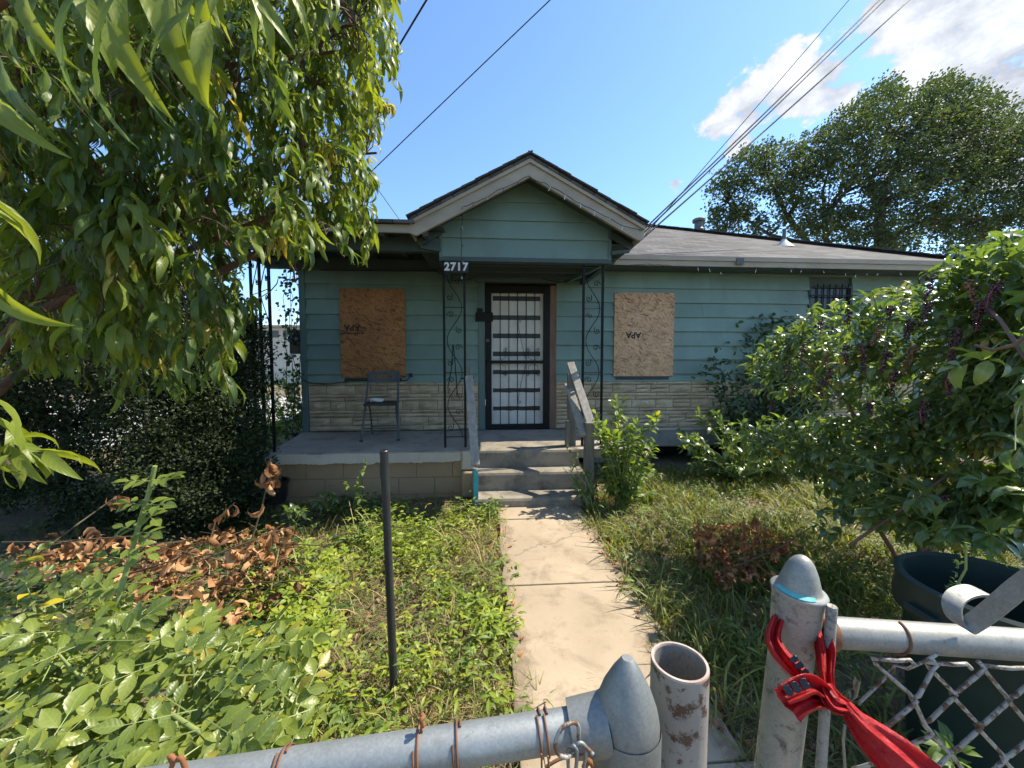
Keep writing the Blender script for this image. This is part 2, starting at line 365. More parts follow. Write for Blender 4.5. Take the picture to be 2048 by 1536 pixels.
vv = t_.coord('Object'); t_.set(p_, Base_Color=t_.ramp(t_.noise(vv, 45, 7, .7), ((.28, (.30, .010, .014)), (.45, (.52, .014, .018)), (.75, (.66, .035, .04)))), Roughness=.36, Normal=t_.bump(t_.noise(vv, 75, 7, .7, 1.5), .9, .006))
tr_ = nt_.nodes.new('ShaderNodeBsdfTranslucent'); tr_.inputs[0].default_value = (.75, .02, .02, 1)
ms_ = nt_.nodes.new('ShaderNodeMixShader'); ms_.inputs[0].default_value = .3
nt_.links.new(p_.outputs[0], ms_.inputs[1]); nt_.links.new(tr_.outputs[0], ms_.inputs[2]); nt_.links.new(ms_.outputs[0], o_.inputs[0])
M['red_tape'] = m_
M['black_band'] = rough_mat('black_tape_print', (.008, .008, .01), (.02, .02, .022), 20, .25, .1)
M['bark'] = rough_mat('reddish_brown_bark', (.085, .042, .026), (.16, .085, .055), 9, .85, .7, .006, stretch=(1, 1, 3))
M['bark_grey'] = rough_mat('dark_grey_bark', (.05, .043, .037), (.10, .088, .075), 5, .9, .6, .01)
M['twig'] = rough_mat('thin_brown_twig', (.06, .045, .025), (.12, .09, .05), 20, .8, .3, .001)
M['stem_green'] = rough_mat('green_stem', (.16, .21, .06), (.24, .29, .10), 20, .5, .2, .001)
M['stem_poke'] = rough_mat('pink_tinged_stem', (.13, .10, .06), (.24, .09, .10), 7, .5, .2, .001)
M['pole_wood'] = rough_mat('grey_utility_pole', (.20, .17, .14), (.30, .27, .23), 5, .9, .5, .006)
M['far_wall'] = rough_mat('pale_far_wall', (.50, .45, .38), (.58, .53, .46), 2, .8, .1)
M['glass_dark'] = rough_mat('dark_window_glass', (.02, .025, .03), (.035, .04, .045), 4, .1, .02)
M['vent_metal'] = rough_mat('weathered_vent_metal', (.07, .072, .07), (.12, .122, .118), 14, .5, .3, .002)
M['vent_flash'] = rough_mat('pale_lead_flashing', (.33, .35, .33), (.46, .48, .46), 14, .6, .3, .002)
M['pot'] = rough_mat('black_plastic_pot', (.008, .008, .008), (.02, .02, .02), 14, .35, .1)
def ground_mat():
    m, nt, p, out = new_mat('dry_soil_and_thatch'); t = NT(nt); v = t.coord('Object')
    n1 = t.noise(v, .8, 9, .6); n2 = t.noise(v, 9, 9, .72); n3 = t.noise(v, 60, 6, .75, 1.0)
    col = t.ramp(n2, ((.3, (.075, .052, .032)), (.55, (.16, .12, .075)), (.75, (.24, .19, .12))))
    col = t.mix(t.ramp(n1, ((.45, (0, 0, 0)), (.65, (.7,) * 3))), col, (.075, .095, .03))
    col = t.mix(t.ramp(n3, ((.5, (0, 0, 0)), (.65, (.6,) * 3))), col, (.30, .24, .15))
    t.set(p, Base_Color=col, Roughness=.95, Normal=t.bump(t.math('ADD', n2, n3), .8, .02)); return m
M['soil'] = ground_mat()
M['drive'] = concrete_mat('pale_driveway_concrete', (.36, .345, .32), (.44, .425, .40), (.28, .265, .245), .6)

def leaf_mat(name, dark, mid, light, trans, tamt=.38, rough=.42, vein=.5, spec=.45, veins=9.0):
    m, nt, p, out = new_mat(name); t = NT(nt)
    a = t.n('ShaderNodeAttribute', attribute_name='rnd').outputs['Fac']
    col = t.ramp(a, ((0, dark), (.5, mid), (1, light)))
    uv = t.n('ShaderNodeUVMap'); sp = t.n('ShaderNodeSeparateXYZ'); nt.links.new(uv.outputs[0], sp.inputs[0])
    across = t.math('ABSOLUTE', t.math('SUBTRACT', sp.outputs[1], .5))
    if name in ('peach_leaf', 'rose_leaflet', 'pokeweed_leaf', 'weed_leaf'):      # the odd yellowing leaf
        old = t.math('GREATER_THAN', t.math('FRACT', t.math('MULTIPLY', a, 61.7)), .955); col = t.mix(t.math('MULTIPLY', old, .75), col, (.34, .27, .04))
    rib = t.math('LESS_THAN', across, .045)
    wv = t.math('SINE', t.math('MULTIPLY', t.math('SUBTRACT', sp.outputs[0], t.math('MULTIPLY', across, .35)), veins * 6.283))
    side = t.math('GREATER_THAN', wv, .93)
    if vein:
        vm = t.math('MULTIPLY', t.math('MAXIMUM', rib, t.math('MULTIPLY', side, .5)), vein)
        lightv = tuple(min(.6, x * 1.9 + .04) for x in mid); col = t.mix(vm, col, lightv)
    t.set(p, Base_Color=col, Roughness=rough)
    if vein: t.set(p, Normal=t.bump(wv, .12, .001)); p.inputs['Specular IOR Level'].default_value = spec
    tr = t.n('ShaderNodeBsdfTranslucent'); tc = t.mix(1.0, col, trans, 'MULTIPLY'); nt.links.new(tc, tr.inputs['Color'])
    ms = t.n('ShaderNodeMixShader'); ms.inputs[0].default_value = tamt
    nt.links.new(p.outputs[0], ms.inputs[1]); nt.links.new(tr.outputs[0], ms.inputs[2]); nt.links.new(ms.outputs[0], out.inputs[0])
    return m
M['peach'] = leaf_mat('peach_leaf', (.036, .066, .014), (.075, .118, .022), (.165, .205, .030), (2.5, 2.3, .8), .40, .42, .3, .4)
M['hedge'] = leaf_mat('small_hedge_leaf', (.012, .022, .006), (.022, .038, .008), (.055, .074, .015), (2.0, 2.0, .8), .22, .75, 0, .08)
M['far_leaf'] = leaf_mat('tree_leaf', (.042, .068, .026), (.070, .102, .036), (.125, .160, .050), (1.9, 1.9, .8), .30, .65, 0, .15)
M['poke'] = leaf_mat('pokeweed_leaf', (.060, .098, .036), (.105, .160, .055), (.195, .245, .070), (2.3, 2.3, .7), .33, .30, .3, .7, 6)
M['rose'] = leaf_mat('rose_leaflet', (.075, .112, .022), (.145, .190, .036), (.265, .300, .055), (2.2, 2.2, .7), .32, .38, .22, .5, 6)
M['weed'] = leaf_mat('weed_leaf', (.070, .115, .028), (.125, .18, .042), (.22, .275, .06), (2.1, 2.2, .7), .35, .5, .3)
M['lime'] = leaf_mat('yellow_green_leaf', (.15, .22, .03), (.24, .31, .035), (.36, .38, .05), (1.9, 1.8, .5), .38, .45, .35)
M['yellow'] = leaf_mat('yellowed_leaf', (.38, .30, .02), (.50, .40, .03), (.60, .50, .05), (1.5, 1.4, .5), .35, .45, .3)
M['dead'] = leaf_mat('dead_orange_leaf', (.11, .052, .024), (.33, .155, .065), (.56, .34, .17), (1.5, 1.2, .8), .18, .65, .35, .3)
M['dead_red'] = leaf_mat('dead_reddish_leaf', (.16, .055, .026), (.36, .14, .055), (.50, .24, .11), (1.5, 1.1, .8), .18, .65, .3, .3)
M['litter'] = leaf_mat('brown_leaf_litter', (.09, .058, .034), (.18, .12, .07), (.33, .23, .13), (1.3, 1.2, 1.), .1, .8, .2, .2)
M['vine'] = leaf_mat('dark_vine_leaf', (.018, .040, .016), (.032, .068, .024), (.06, .10, .03), (2.0, 2.1, .8), .28, .4, .3)
M['grass'] = leaf_mat('grass_blade', (.090, .120, .022), (.155, .185, .036), (.29, .275, .075), (1.9, 1.8, .7), .36, .5, 0)
M['straw'] = leaf_mat('dry_grass_blade', (.24, .175, .070), (.38, .29, .125), (.52, .42, .21), (1.3, 1.2, 1.), .25, .7, 0)
M['berry'] = rough_mat('dark_purple_berry', (.022, .008, .014), (.075, .016, .032), 60, .18, .05, spec=.6)
M['berry_green'] = rough_mat('unripe_berry', (.13, .10, .03), (.22, .10, .06), 60, .3, .05)
# ------------------------------------------------------------------ the house frame: u along the front wall, v out towards the street, w up from the porch floor
HA = R(4.0)
HO = at(1035, 858, 5.46); FLOOR = HO.z
EU = Vector((math.cos(HA), math.sin(HA), 0)); EV = Vector((math.sin(HA), -math.cos(HA), 0))
def hw(u, v, w): return HO + EU * u + EV * v + Vector((0, 0, w))
def hp(px, py, v):                 # (u, w) of what is seen there on the plane v in front of the wall
    d = cam_ray(px, py); t = (v - (CAM - HO).dot(EV)) / d.dot(EV); P = CAM + d * t - HO
    return P.dot(EU), P.z
def hu(px, v, py=768): return hp(px, py, v)[0]
def hz(py, v, px=1024): return hp(px, py, v)[1]

# ------------------------------------------------------------------ ground, walk, driveway
def ground_height(x, y):
    x = np.asarray(x, float); y = np.asarray(y, float)
    h = .035 * np.sin(1.7 * x + .6) * np.cos(1.3 * y - .4) + .025 * np.sin(3.1 * x - 2.2 * y) + .012 * np.sin(7.3 * x + 5.1 * y)
    near = np.clip((np.abs(x - .25 - .0) - .5) / .5, 0, 1)
    return (h - .03) * near * np.clip(1.4 - np.hypot(x, y - 3) / 9, 0, 1) - .012
gx = np.concatenate([[-3000, -800, -250, -90, -40, -20, -12], np.arange(-9, 9.01, .15), [12, 20, 40, 90, 250, 800, 3000]])
gy = np.concatenate([[-800, -250, -90, -30, -10, -5], np.arange(-2, 8.01, .15), [10, 14, 20, 35, 60, 120, 300, 900, 3000]])
GX, GY = np.meshgrid(gx, gy); gz = ground_height(GX, GY)
gv = np.stack([GX.ravel(), GY.ravel(), gz.ravel()], 1); nx = len(gx)
gf = [(j * nx + i, j * nx + i + 1, (j + 1) * nx + i + 1, (j + 1) * nx + i) for j in range(len(gy) - 1) for i in range(nx - 1)]
gme = bpy.data.meshes.new('ground'); gme.from_pydata(gv.tolist(), [], gf); gme.shade_smooth()
tag(link_mesh('ground', gme, M['soil']), kind='structure')

walk = empty('walkway', hw(0, 1.75, -FLOOR), HA); tag(walk, kind='structure')
WU0, WU1 = -.345, .475
def slab(y0, y1, u0, u1, jit, r):
    mb = MB(); n = 9; top = .03; rr = random.Random(r)
    L = [(u0 + rr.uniform(-jit, jit), y0 + (y1 - y0) * i / n) for i in range(n + 1)]; Rr = [(u1 + rr.uniform(-jit, jit), y0 + (y1 - y0) * i / n) for i in range(n + 1)]
    t = rr.uniform(-.004, .004)
    loop = L + Rr[::-1]
    mb.prism([(x, -y, -.08) for x, y in loop], (0, 0, .08 + top + t)); return mb
ys = [.0, .30, 1.33, 2.46, 3.62, 4.8]
for i in range(5):
    slab(ys[i] + .006, ys[i + 1] - .006, WU0, WU1, .012, i).build('slab', M['walk'], walk, bevel=.006)
drive = MB().box(-16, -5.2, 6.5, 16, -.05, .012).build('driveway', M['drive']); tag(drive, kind='structure')

# ------------------------------------------------------------------ the house
house = empty('house', HO, HA)
tag(house, 'single storey teal clapboard house with boarded windows and a small gabled porch roof', 'house')
def H(mb, name, mat, **kw): return mb.build(name, mat, house, **kw)
def HB(u0, u1, v0, v1, w0, w1): return MB().box(u0, u1, -v1, -v0, w0, w1)
UL, UR = hu(606, 0), hu(1833, 0)
DU0, DU1 = hu(957, 0, 720), hu(1112, 0, 720)          # the door opening with its casings
DTOP = hz(566, 0)
EAVE_V = .42
EAVE_B = hp(1420, 533, EAVE_V)[1]; EAVE_T = EAVE_B + .125
STONE_T = hp(740, 764, 0)[1]
WALLTOP = EAVE_B + .10
core = MB()
core.box(UL, DU0, .03, .15, -.30, WALLTOP); core.box(DU1, UR, .03, .15, -.30, WALLTOP); core.box(DU0, DU1, .03, .15, DTOP, WALLTOP)
core.box(UL, UL + .12, .15, 7.6, -.3, WALLTOP); core.box(UR - .12, UR, .15, 7.6, -.3, WALLTOP); core.box(UL, UR, 7.6, 7.72, -.3, WALLTOP)
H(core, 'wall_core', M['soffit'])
# lap boards
lap_rng = random.Random(17)
def lap1(u0, u1, w0, w1, name, v, par):          # one length of board, a little bowed and worn along its lower edge
    mb = MB(); y0 = -v; n = max(2, int((u1 - u0) / .35)); a, b, c = lap_rng.uniform(0, 6), lap_rng.uniform(.0, .0022), lap_rng.uniform(-.0025, .0025); k = 5
    for i in range(n + 1):
        t = i / n; u = u0 + (u1 - u0) * t; dz = b * math.sin(a + t * 7) + c * (t - .5) * 2; dy = .0025 * math.sin(a * 2 + t * 5) * b / .0022
        for y, z in ((y0 + .028, w0 - .012 + dz), (y0 - .023 + dy, w0 - .012 + dz), (y0 - .025 + dy, w0 - .007 + dz), (y0 + .006, w1), (y0 + .028, w1)): mb.v.append((u, y, z))
    for i in range(n):
        for j in range(k): mb.f.append((i*k + j, i*k + (j+1) % k, (i+1)*k + (j+1) % k, (i+1)*k + j))
    mb.f += [tuple(range(k - 1, -1, -1)), tuple(n * k + j for j in range(k))]
    return mb.build(name, M['siding'], par or house)
def lap(u0, u1, w0, w1, name='siding_board', v=0.0, par=None):
    u = u0
    while u1 - u > .01:
        L = lap_rng.uniform(1.3, 3.4)
        if u1 - u - L < .5: L = u1 - u
        lap1(u + (.0015 if u > u0 else 0), u + L, w0, w1, name, v, par); u += L
lapw = [STONE_T + .004]; w = hp(740, 747, 0)[1]
while w < WALLTOP: lapw.append(w); w += .2045
lapw.append(WALLTOP)
wu0, wu1 = hu(1616, 0, 600), hu(1702, 0, 600); wb0, wb1 = hz(690, 0, 1650), hz(572, 0, 1650)      # the barred window
for a, b in zip(lapw[:-1], lapw[1:]):
    lap(UL + .07, DU0, a, b)
    if b <= wb0 + .02 or a >= wb1 - .02: lap(DU1, UR - .06, a, b)
    else: lap(DU1, wu0, a, b); lap(wu1, UR - .06, a, b)
    if a >= DTOP - .02: lap(DU0 + .001, DU1 - .001, a, b)
for u0 in (UL, UR - .055):
    H(HB(u0 - .012, u0 + .068, -.06, .026, -.02, WALLTOP), 'corner_board', M['trim_teal'], bevel=.004)
# stone veneer, each stone with its own broken face
stone_rng = random.Random(3)
def stone(u0, u1, w0, w1):
    mb = MB(); nu = max(2, min(5, int((u1 - u0) / .07))); nw = 2 if w1 - w0 < .07 else 3; g = .0055
    u0 += g; u1 -= g; w0 += g * .8; w1 -= g * .8; idx = {}
    for j in range(nw + 1):
        for i in range(nu + 1):
            edge = i in (0, nu) or j in (0, nw)
            d = .014 + stone_rng.uniform(-.003, .003) if edge else .034 + stone_rng.uniform(-.015, .014)
            du = 0 if i in (0, nu) else stone_rng.uniform(-.012, .012); dw = 0 if j in (0, nw) else stone_rng.uniform(-.008, .008)
            idx[i, j] = len(mb.v); mb.v.append((u0 + (u1 - u0) * i / nu + du, -d, w0 + (w1 - w0) * j / nw + dw))
    for j in range(nw):
        for i in range(nu): mb.f.append((idx[i, j], idx[i+1, j], idx[i+1, j+1], idx[i, j+1]))
    ring = [idx[i, 0] for i in range(nu + 1)] + [idx[nu, j] for j in range(1, nw + 1)] + [idx[i, nw] for i in range(nu - 1, -1, -1)] + [idx[0, j] for j in range(nw - 1, 0, -1)]
    bk = []
    for r in ring: x, y, z = mb.v[r]; bk.append(len(mb.v)); mb.v.append((x, .018, z))
    for i in range(len(ring)):
        j = (i + 1) % len(ring); mb.f.append((ring[j], ring[i], bk[i], bk[j]))
    return mb
for s0, s1 in ((UL + .075, DU0 - .002), (DU1 + .002, UR - .07)):
    H(HB(s0, s1, -.03, .006, 0.0, STONE_T), 'stone_bed', M['mortar'])
    rows = [.050, .118, .048, .050, .122, .050, .052, .115]; rest = STONE_T - sum(rows); rows.append(max(.06, rest))
    wt_ = STONE_T
    for k, h in enumerate(rows):
        u = s0
        while u < s1 - .01:
            if h > .09:
                L = stone_rng.uniform(.20, .40); L = s1 - u if s1 - u - L < .12 else L
                if stone_rng.random() < .55: H(stone(u, u + L, wt_ - h, wt_), 'stone', M['stone'])
                else:
                    f = stone_rng.choice((.4, .5, .55))
                    H(stone(u, u + L, wt_ - h, wt_ - h * f), 'stone', M['stone']); H(stone(u, u + L, wt_ - h * f, wt_), 'stone', M['stone'])
            else:
                L = stone_rng.uniform(.38, .85); L = s1 - u if s1 - u - L < .2 else L
                H(stone(u, u + L, wt_ - h, wt_), 'stone', M['stone'])
            u += L
        wt_ -= h
# base of the wall right of the porch
H(HB(1.0, UR, -.02, .045, -.035, -.004), 'sill_strip', M['porch_edge'])
H(HB(1.0, 1.72, -.02, .03, -.5, -.037), 'foundation', M['foundation']); H(HB(1.72, UR, -.02, .03, -.27, -.037), 'foundation', M['foundation'])
H(HB(1.74, UR, -.5, -.45, -.55, -.2), 'crawl_space_shade', M['void_shade'])  # near-black box painted as the shade below the floor
for k in range(3):
    for j in range(2): H(HB(1.80 + .002 * k, 1.98, -.25, -.02, -.49 + .075 * k, -.42 + .075 * k), 'pier_brick', M['brickred'], bevel=.004) if j == 0 else None
# door: casings, black security frame, white door with black strips behind bars
d0, d1 = hu(971, 0, 720), hu(1098, 0, 720); dt = hz(572, 0); db = .0
H(HB(DU0, d0 - .004, -.02, .024, 0, DTOP), 'door_casing', M['trim_teal'], bevel=.004)
H(HB(d1 + .004, DU1, -.02, .028, 0, DTOP - .03), 'door_jamb', M['jamb'], bevel=.006)
H(HB(DU0 - .03, DU1 + .03, -.01, .075, DTOP, DTOP + .055), 'door_head', M['trim_teal'], bevel=.006)
H(HB(DU0 - .05, DU1 + .05, -.01, .10, DTOP + .057, DTOP + .078), 'drip_cap', M['soffit'])
H(HB(d0, d1, -.06, .04, .004, .03), 'threshold', M['iron'])
sd = MB().box(d0, d0 + .085, -.034, .012, .03, dt).box(d1 - .085, d1, -.034, .012, .03, dt).box(d0 + .085, d1 - .085, -.034, .012, dt - .10, dt).box(d0 + .085, d1 - .085, -.034, .012, .03, .075)
sdo = H(sd, 'security_door', M['iron'], bevel=.003)
i0, i1 = d0 + .085, d1 - .085
mid_w = hz(724, 0)
MB().box(i0, i1, -.030, .0, mid_w - .022, mid_w + .022).build('cross_rail', M['iron'], sdo)
for k in range(5):
    u = i0 + (i1 - i0) * (k + 1) / 6
    MB().box(u - .006, u + .006, -.022, -.010, .075, dt - .10).build('bar', M['iron'], sdo)
def spiral(c, r0, r1, a0, turns, n=18):
    return [(c[0] + (r0 + (r1 - r0) * i / n) * math.cos(a0 + turns * 2 * math.pi * i / n), c[1] + (r0 + (r1 - r0) * i / n) * math.sin(a0 + turns * 2 * math.pi * i / n)) for i in range(n + 1)]
for u_, s_ in ((.25, 1), (.72, -1), (.88, 1)):
    for q in (1, -1):
        c = (i0 + (i1 - i0) * u_, mid_w + q * .17)
        p2 = spiral((c[0], c[1]), .006, .034, 0 if s_ > 0 else math.pi, q * s_ * 1.2) + [(c[0] + s_ * .01, mid_w + q * .06), (c[0] - s_ * .05, mid_w + q * .028)]
        MB().tube([(a, -.026, b) for a, b in p2], .0035, 5).build('door_scroll', M['iron'], sdo, smooth=60)
um = (i0 + i1) / 2
for q in (1, -1):
    pts = [(um + .11, mid_w + q * .05), (um + .06, mid_w + q * .25), (um + .02, mid_w + q * .45), (um + .005, mid_w + q * .56)] + spiral((um + .028, mid_w + q * .565), .024, .006, math.pi, -q * 1.1)
    MB().tube([(a, -.026, b) for a, b in pts], .0035, 5).build('door_scroll', M['iron'], sdo, smooth=60)
dl = H(HB(i0 - .03, i1 + .03, -.085, -.05, .05, dt - .06), 'front_door', M['door_white'])
sy = [hz(y, 0) for y in (596, 634, 671, 708, 745, 781, 817)]
for k, wv in enumerate(sy):
    j = .004 * math.sin(k * 5.1)
    mb = MB(); n_ = 8; hh = .066 if k < 4 else .058
    top = [(i0 + .02 + (i1 - i0 - .055) * i / n_, hh / 2 + (stone_rng.uniform(-.004, .004) if k > 3 else 0)) for i in range(n_ + 1)]
    bot = [(i0 + .02 + (i1 - i0 - .055) * i / n_, -hh / 2 + (stone_rng.uniform(-.006, .004) if k > 3 else 0)) for i in range(n_ + 1)]
    mb.prism([(x, .050, wv + z + j) for x, z in bot + top[::-1]], (0, -.004, 0)); mb.build('black_strip', M['slat_black'], dl)
lk = H(HB(hu(951, .05, 633), hu(986, .05, 633), .0, .055, hz(643, .05), hz(625, .05)), 'lock_box', M['iron'], bevel=.008)
MB().box(hu(955, .06), hu(966, .06), -.05, -.02, hz(624, .05), hz(617, .05)).build('latch', M['iron'], lk)
MB().lathe([(.0, .02), (.022, .018), (.026, .008), (.026, 0)], 16, axis=(0, -1, 0), origin=(d0 + .03, -.034, mid_w + .30)).build('keyhole_plate', M['vent_metal'], sdo, smooth=40)
MB().lathe([(.0, .045), (.02, .042), (.024, .03), (.012, .018), (.012, 0)], 16, axis=(0, -1, 0), origin=(d0 + .035, -.034, mid_w + .02)).build('door_knob', M['iron'], sdo, smooth=50)
# boards over the windows
def panel(px0, py0, px1, py1, mat, label):
    u0, w1 = hp(px0, py0, .02); u1, w0 = hp(px1, py1, .02)
    H(HB(u0 + .04, u1 - .06, -.02, .030, w0 - .05, w0 - .006), 'window_sill', M['iron_green'])
    o = H(HB(u0, u1, .018, .034, w0, w1), 'window_board', mat); o['label'] = label; return o, u0, u1, w0, w1
def print_text(par, body, u, w, size, v, rot=math.pi, bold=.0, mat='ink', space=None):
    c = bpy.data.curves.new('print', 'FONT'); c.body = body; c.size = size; c.align_x = 'CENTER'; c.align_y = 'CENTER'; c.offset = bold; c.extrude = .0006
    if space: c.space_character = space
    o_ = bpy.data.objects.new('print', c); COL.objects.link(o_); me = bpy.data.meshes.new_from_object(o_); bpy.data.objects.remove(o_)
    o = link_mesh('print', me, None, par); me.materials.clear(); me.materials.append(M[mat])
    o.location = (u, -v, w); o.rotation_euler = (R(90), rot, 0); return o
def screws(par, u0, u1, w0, w1):
    sr = random.Random(int(u0 * 99))
    for i in range(4):
        for u in (u0 + .03 + sr.uniform(0, .02), u1 - .03 - sr.uniform(0, .02)): MB().lathe([(.0065, 0), (.0065, .0025), (.003, .0015), (0, .0015)], 8, axis=(0, -1, 0), origin=(u, -.0335, w0 + .05 + (w1 - w0 - .1) * i / 3 + sr.uniform(-.02, .02))).build('screw', M['vent_metal'], par)
bA, a0, a1, b0, b1 = panel(679, 577, 812, 755, M['osb_amber'], 'amber flake board screwed over the porch window')
screws(bA, a0, a1, b0, b1)
print_text(bA, 'APA', hu(704, .036, 655), hz(655, .036, 704), .115, .0352, math.pi, .004)
mu, mw = hp(704, 666.5, .036); mr_ = random.Random(2); x_ = mu - .155                # a second line of print, too blurred to read
while x_ < mu + .15:
    L_ = mr_.uniform(.008, .022); MB().box(x_, x_ + L_, -.0358, -.0340, mw - mr_.uniform(.008, .014), mw + mr_.uniform(.006, .013)).build('print', M['ink'], bA); x_ += L_ + mr_.uniform(.004, .008)
bB, c0, c1, e0, e1 = panel(1229, 585, 1345, 752, M['osb_pale'], 'pale flake board over the window right of the steps')
screws(bB, c0, c1, e0, e1)
print_text(bB, 'APA', hu(1267, .036, 671), hz(670, .036, 1267), .120, .0352, math.pi, .004)
MB().box(hu(1286, .036, 670) - .004, hu(1286, .036, 670) + .004, -.0358, -.0340, hz(675, .036), hz(665, .036)).build('print', M['ink'], bB)
# barred window
H(HB(wu0, wu1, -.028, -.02, wb0, wb1), 'window_pane', M['glass_dark'])
wf = MB().box(wu0, wu0 + .03, -.02, .03, wb0, wb1).box(wu1 - .03, wu1, -.02, .03, wb0, wb1).box(wu0 + .03, wu1 - .03, -.02, .03, wb1 - .03, wb1).box(wu0 + .03, wu1 - .03, -.02, .03, wb0, wb0 + .03)
wfo = H(wf, 'window_frame', M['iron_green'])
for k in range(6):
    u = wu0 + (wu1 - wu0) * (k + 1) / 7; MB().box(u - .006, u + .006, -.055, -.043, wb0 - .02, wb1 + .02).build('window_bar', M['iron'], wfo)
for z in (wb0 + .15, wb1 - .15): MB().box(wu0 - .02, wu1 + .02, -.066, -.056, z - .008, z + .008).build('window_bar', M['iron'], wfo)
# eaves right of the gable, soffit, main hip roof
def uvroof(pts, eave_dir):          # roof plane with metric UVs
    me = bpy.data.meshes.new('roof_plane'); return me
UG0, UG1 = UL - .38, UR + .36
V0, DEPTH = EAVE_V, 8.3
RUN = DEPTH / 2; PITCHR = .47
RZ = EAVE_T + RUN * PITCHR
ry = RUN - V0                       # ridge in local y
rp = [(UG0, -V0, EAVE_T), (UG1, -V0, EAVE_T), (UG1, DEPTH - V0, EAVE_T), (UG0, DEPTH - V0, EAVE_T), (UG0 + RUN, ry, RZ), (UG1 - RUN, ry, RZ)]
def roof_plane(pts, name, e, drop=.03):
    e = Vector(e).normalized(); P = [Vector(p) for p in pts]; n = (P[1] - P[0]).cross(P[2] - P[0]).normalized()
    if n.z < 0: n = -n
    s = n.cross(e).normalized(); s = s if s.z > 0 else -s
    mb = MB(); mb.prism([tuple(p) for p in pts], -n * drop)
    mb.uv = [(Vector(v).dot(e), Vector(v).dot(s)) for v in mb.v]
    return mb
roof = roof_plane([rp[0], rp[1], rp[5], rp[4]], 'r', (1, 0, 0)).build('roof', M['shingle'], house)
for idx, e in (((1, 2, 5), (0, 1, 0)), ((2, 3, 4, 5), (1, 0, 0)), ((3, 0, 4), (0, 1, 0))):
    roof_plane([rp[i] for i in idx], 'r', e).build('roof_slope', M['shingle'], roof)
sl = math.hypot(1, PITCHR)
for a, b in ((rp[1], rp[5]), (rp[4], rp[5])):
    a, b = Vector(a), Vector(b); nseg = int((b - a).length / .26)
    for i in range(nseg):
        p, q = a.lerp(b, i / nseg), a.lerp(b, (i + 1.12) / nseg); MB().beam(p + Vector((0, 0, .012 + .006)), q + Vector((0, 0, .012)), .26, .014).build('hip_shingle', M['shingle_edge'], roof)
GU0, GU1 = hu(882, 1.2, 480), hu(1219, 1.2, 480)      # gable box
H(HB(GU1 + .25, UG1, V0 - .02, V0 + .006, EAVE_B, EAVE_T - .01), 'fascia_board', M['fascia'], bevel=.003)
H(HB(GU1 + .25, UG1, V0 + .008, V0 + .028, EAVE_T - .055, EAVE_T + .004), 'fascia_trim', M['fascia'])
mt = hp(1490, 523, V0 + .03)
H(HB(mt[0] - .12, mt[0] - .02, V0 + .03, V0 + .04, mt[1] - .045, mt[1] + .045), 'fascia_patch', M['vent_metal'])
H(HB(UG1 - .02, UG1 + .006, -7.8, V0 - .022, EAVE_B, EAVE_T - .01), 'fascia_board', M['fascia'])
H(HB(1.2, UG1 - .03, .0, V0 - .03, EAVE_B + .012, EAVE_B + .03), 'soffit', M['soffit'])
# roof vents
va = hp(1397, 470, -2.6)
for px, py, v, r, h, kind in ((1397, 467, -2.55, .085, .15, 0), (1567, 503, -.75, .028, .20, 1)):
    u, _ = hp(px, py, v); z = EAVE_T + (V0 - v) * PITCHR
    if kind == 0:
        vt = MB().lathe([(.11, -.06), (.11, .0), (r, .03), (r, h), (.125, h + .005), (.13, h + .05), (.10, h + .075), (.0, h + .085)], 20, origin=(u, -v, z)).build('roof_vent', M['vent_metal'], roof, smooth=35)
    else:
        MB().lathe([(.16, -.06), (.13, -.02), (.055, .05), (.036, .08), (.034, .09)], 20, origin=(u, -v, z)).build('vent_flashing', M['vent_flash'], roof, smooth=35)
        MB().lathe([(r, -.05), (r, h + .06), (r * .75, h + .06), (r * .75, h)], 14, origin=(u, -v, z)).build('vent_pipe', M['vent_metal'], roof, smooth=35)

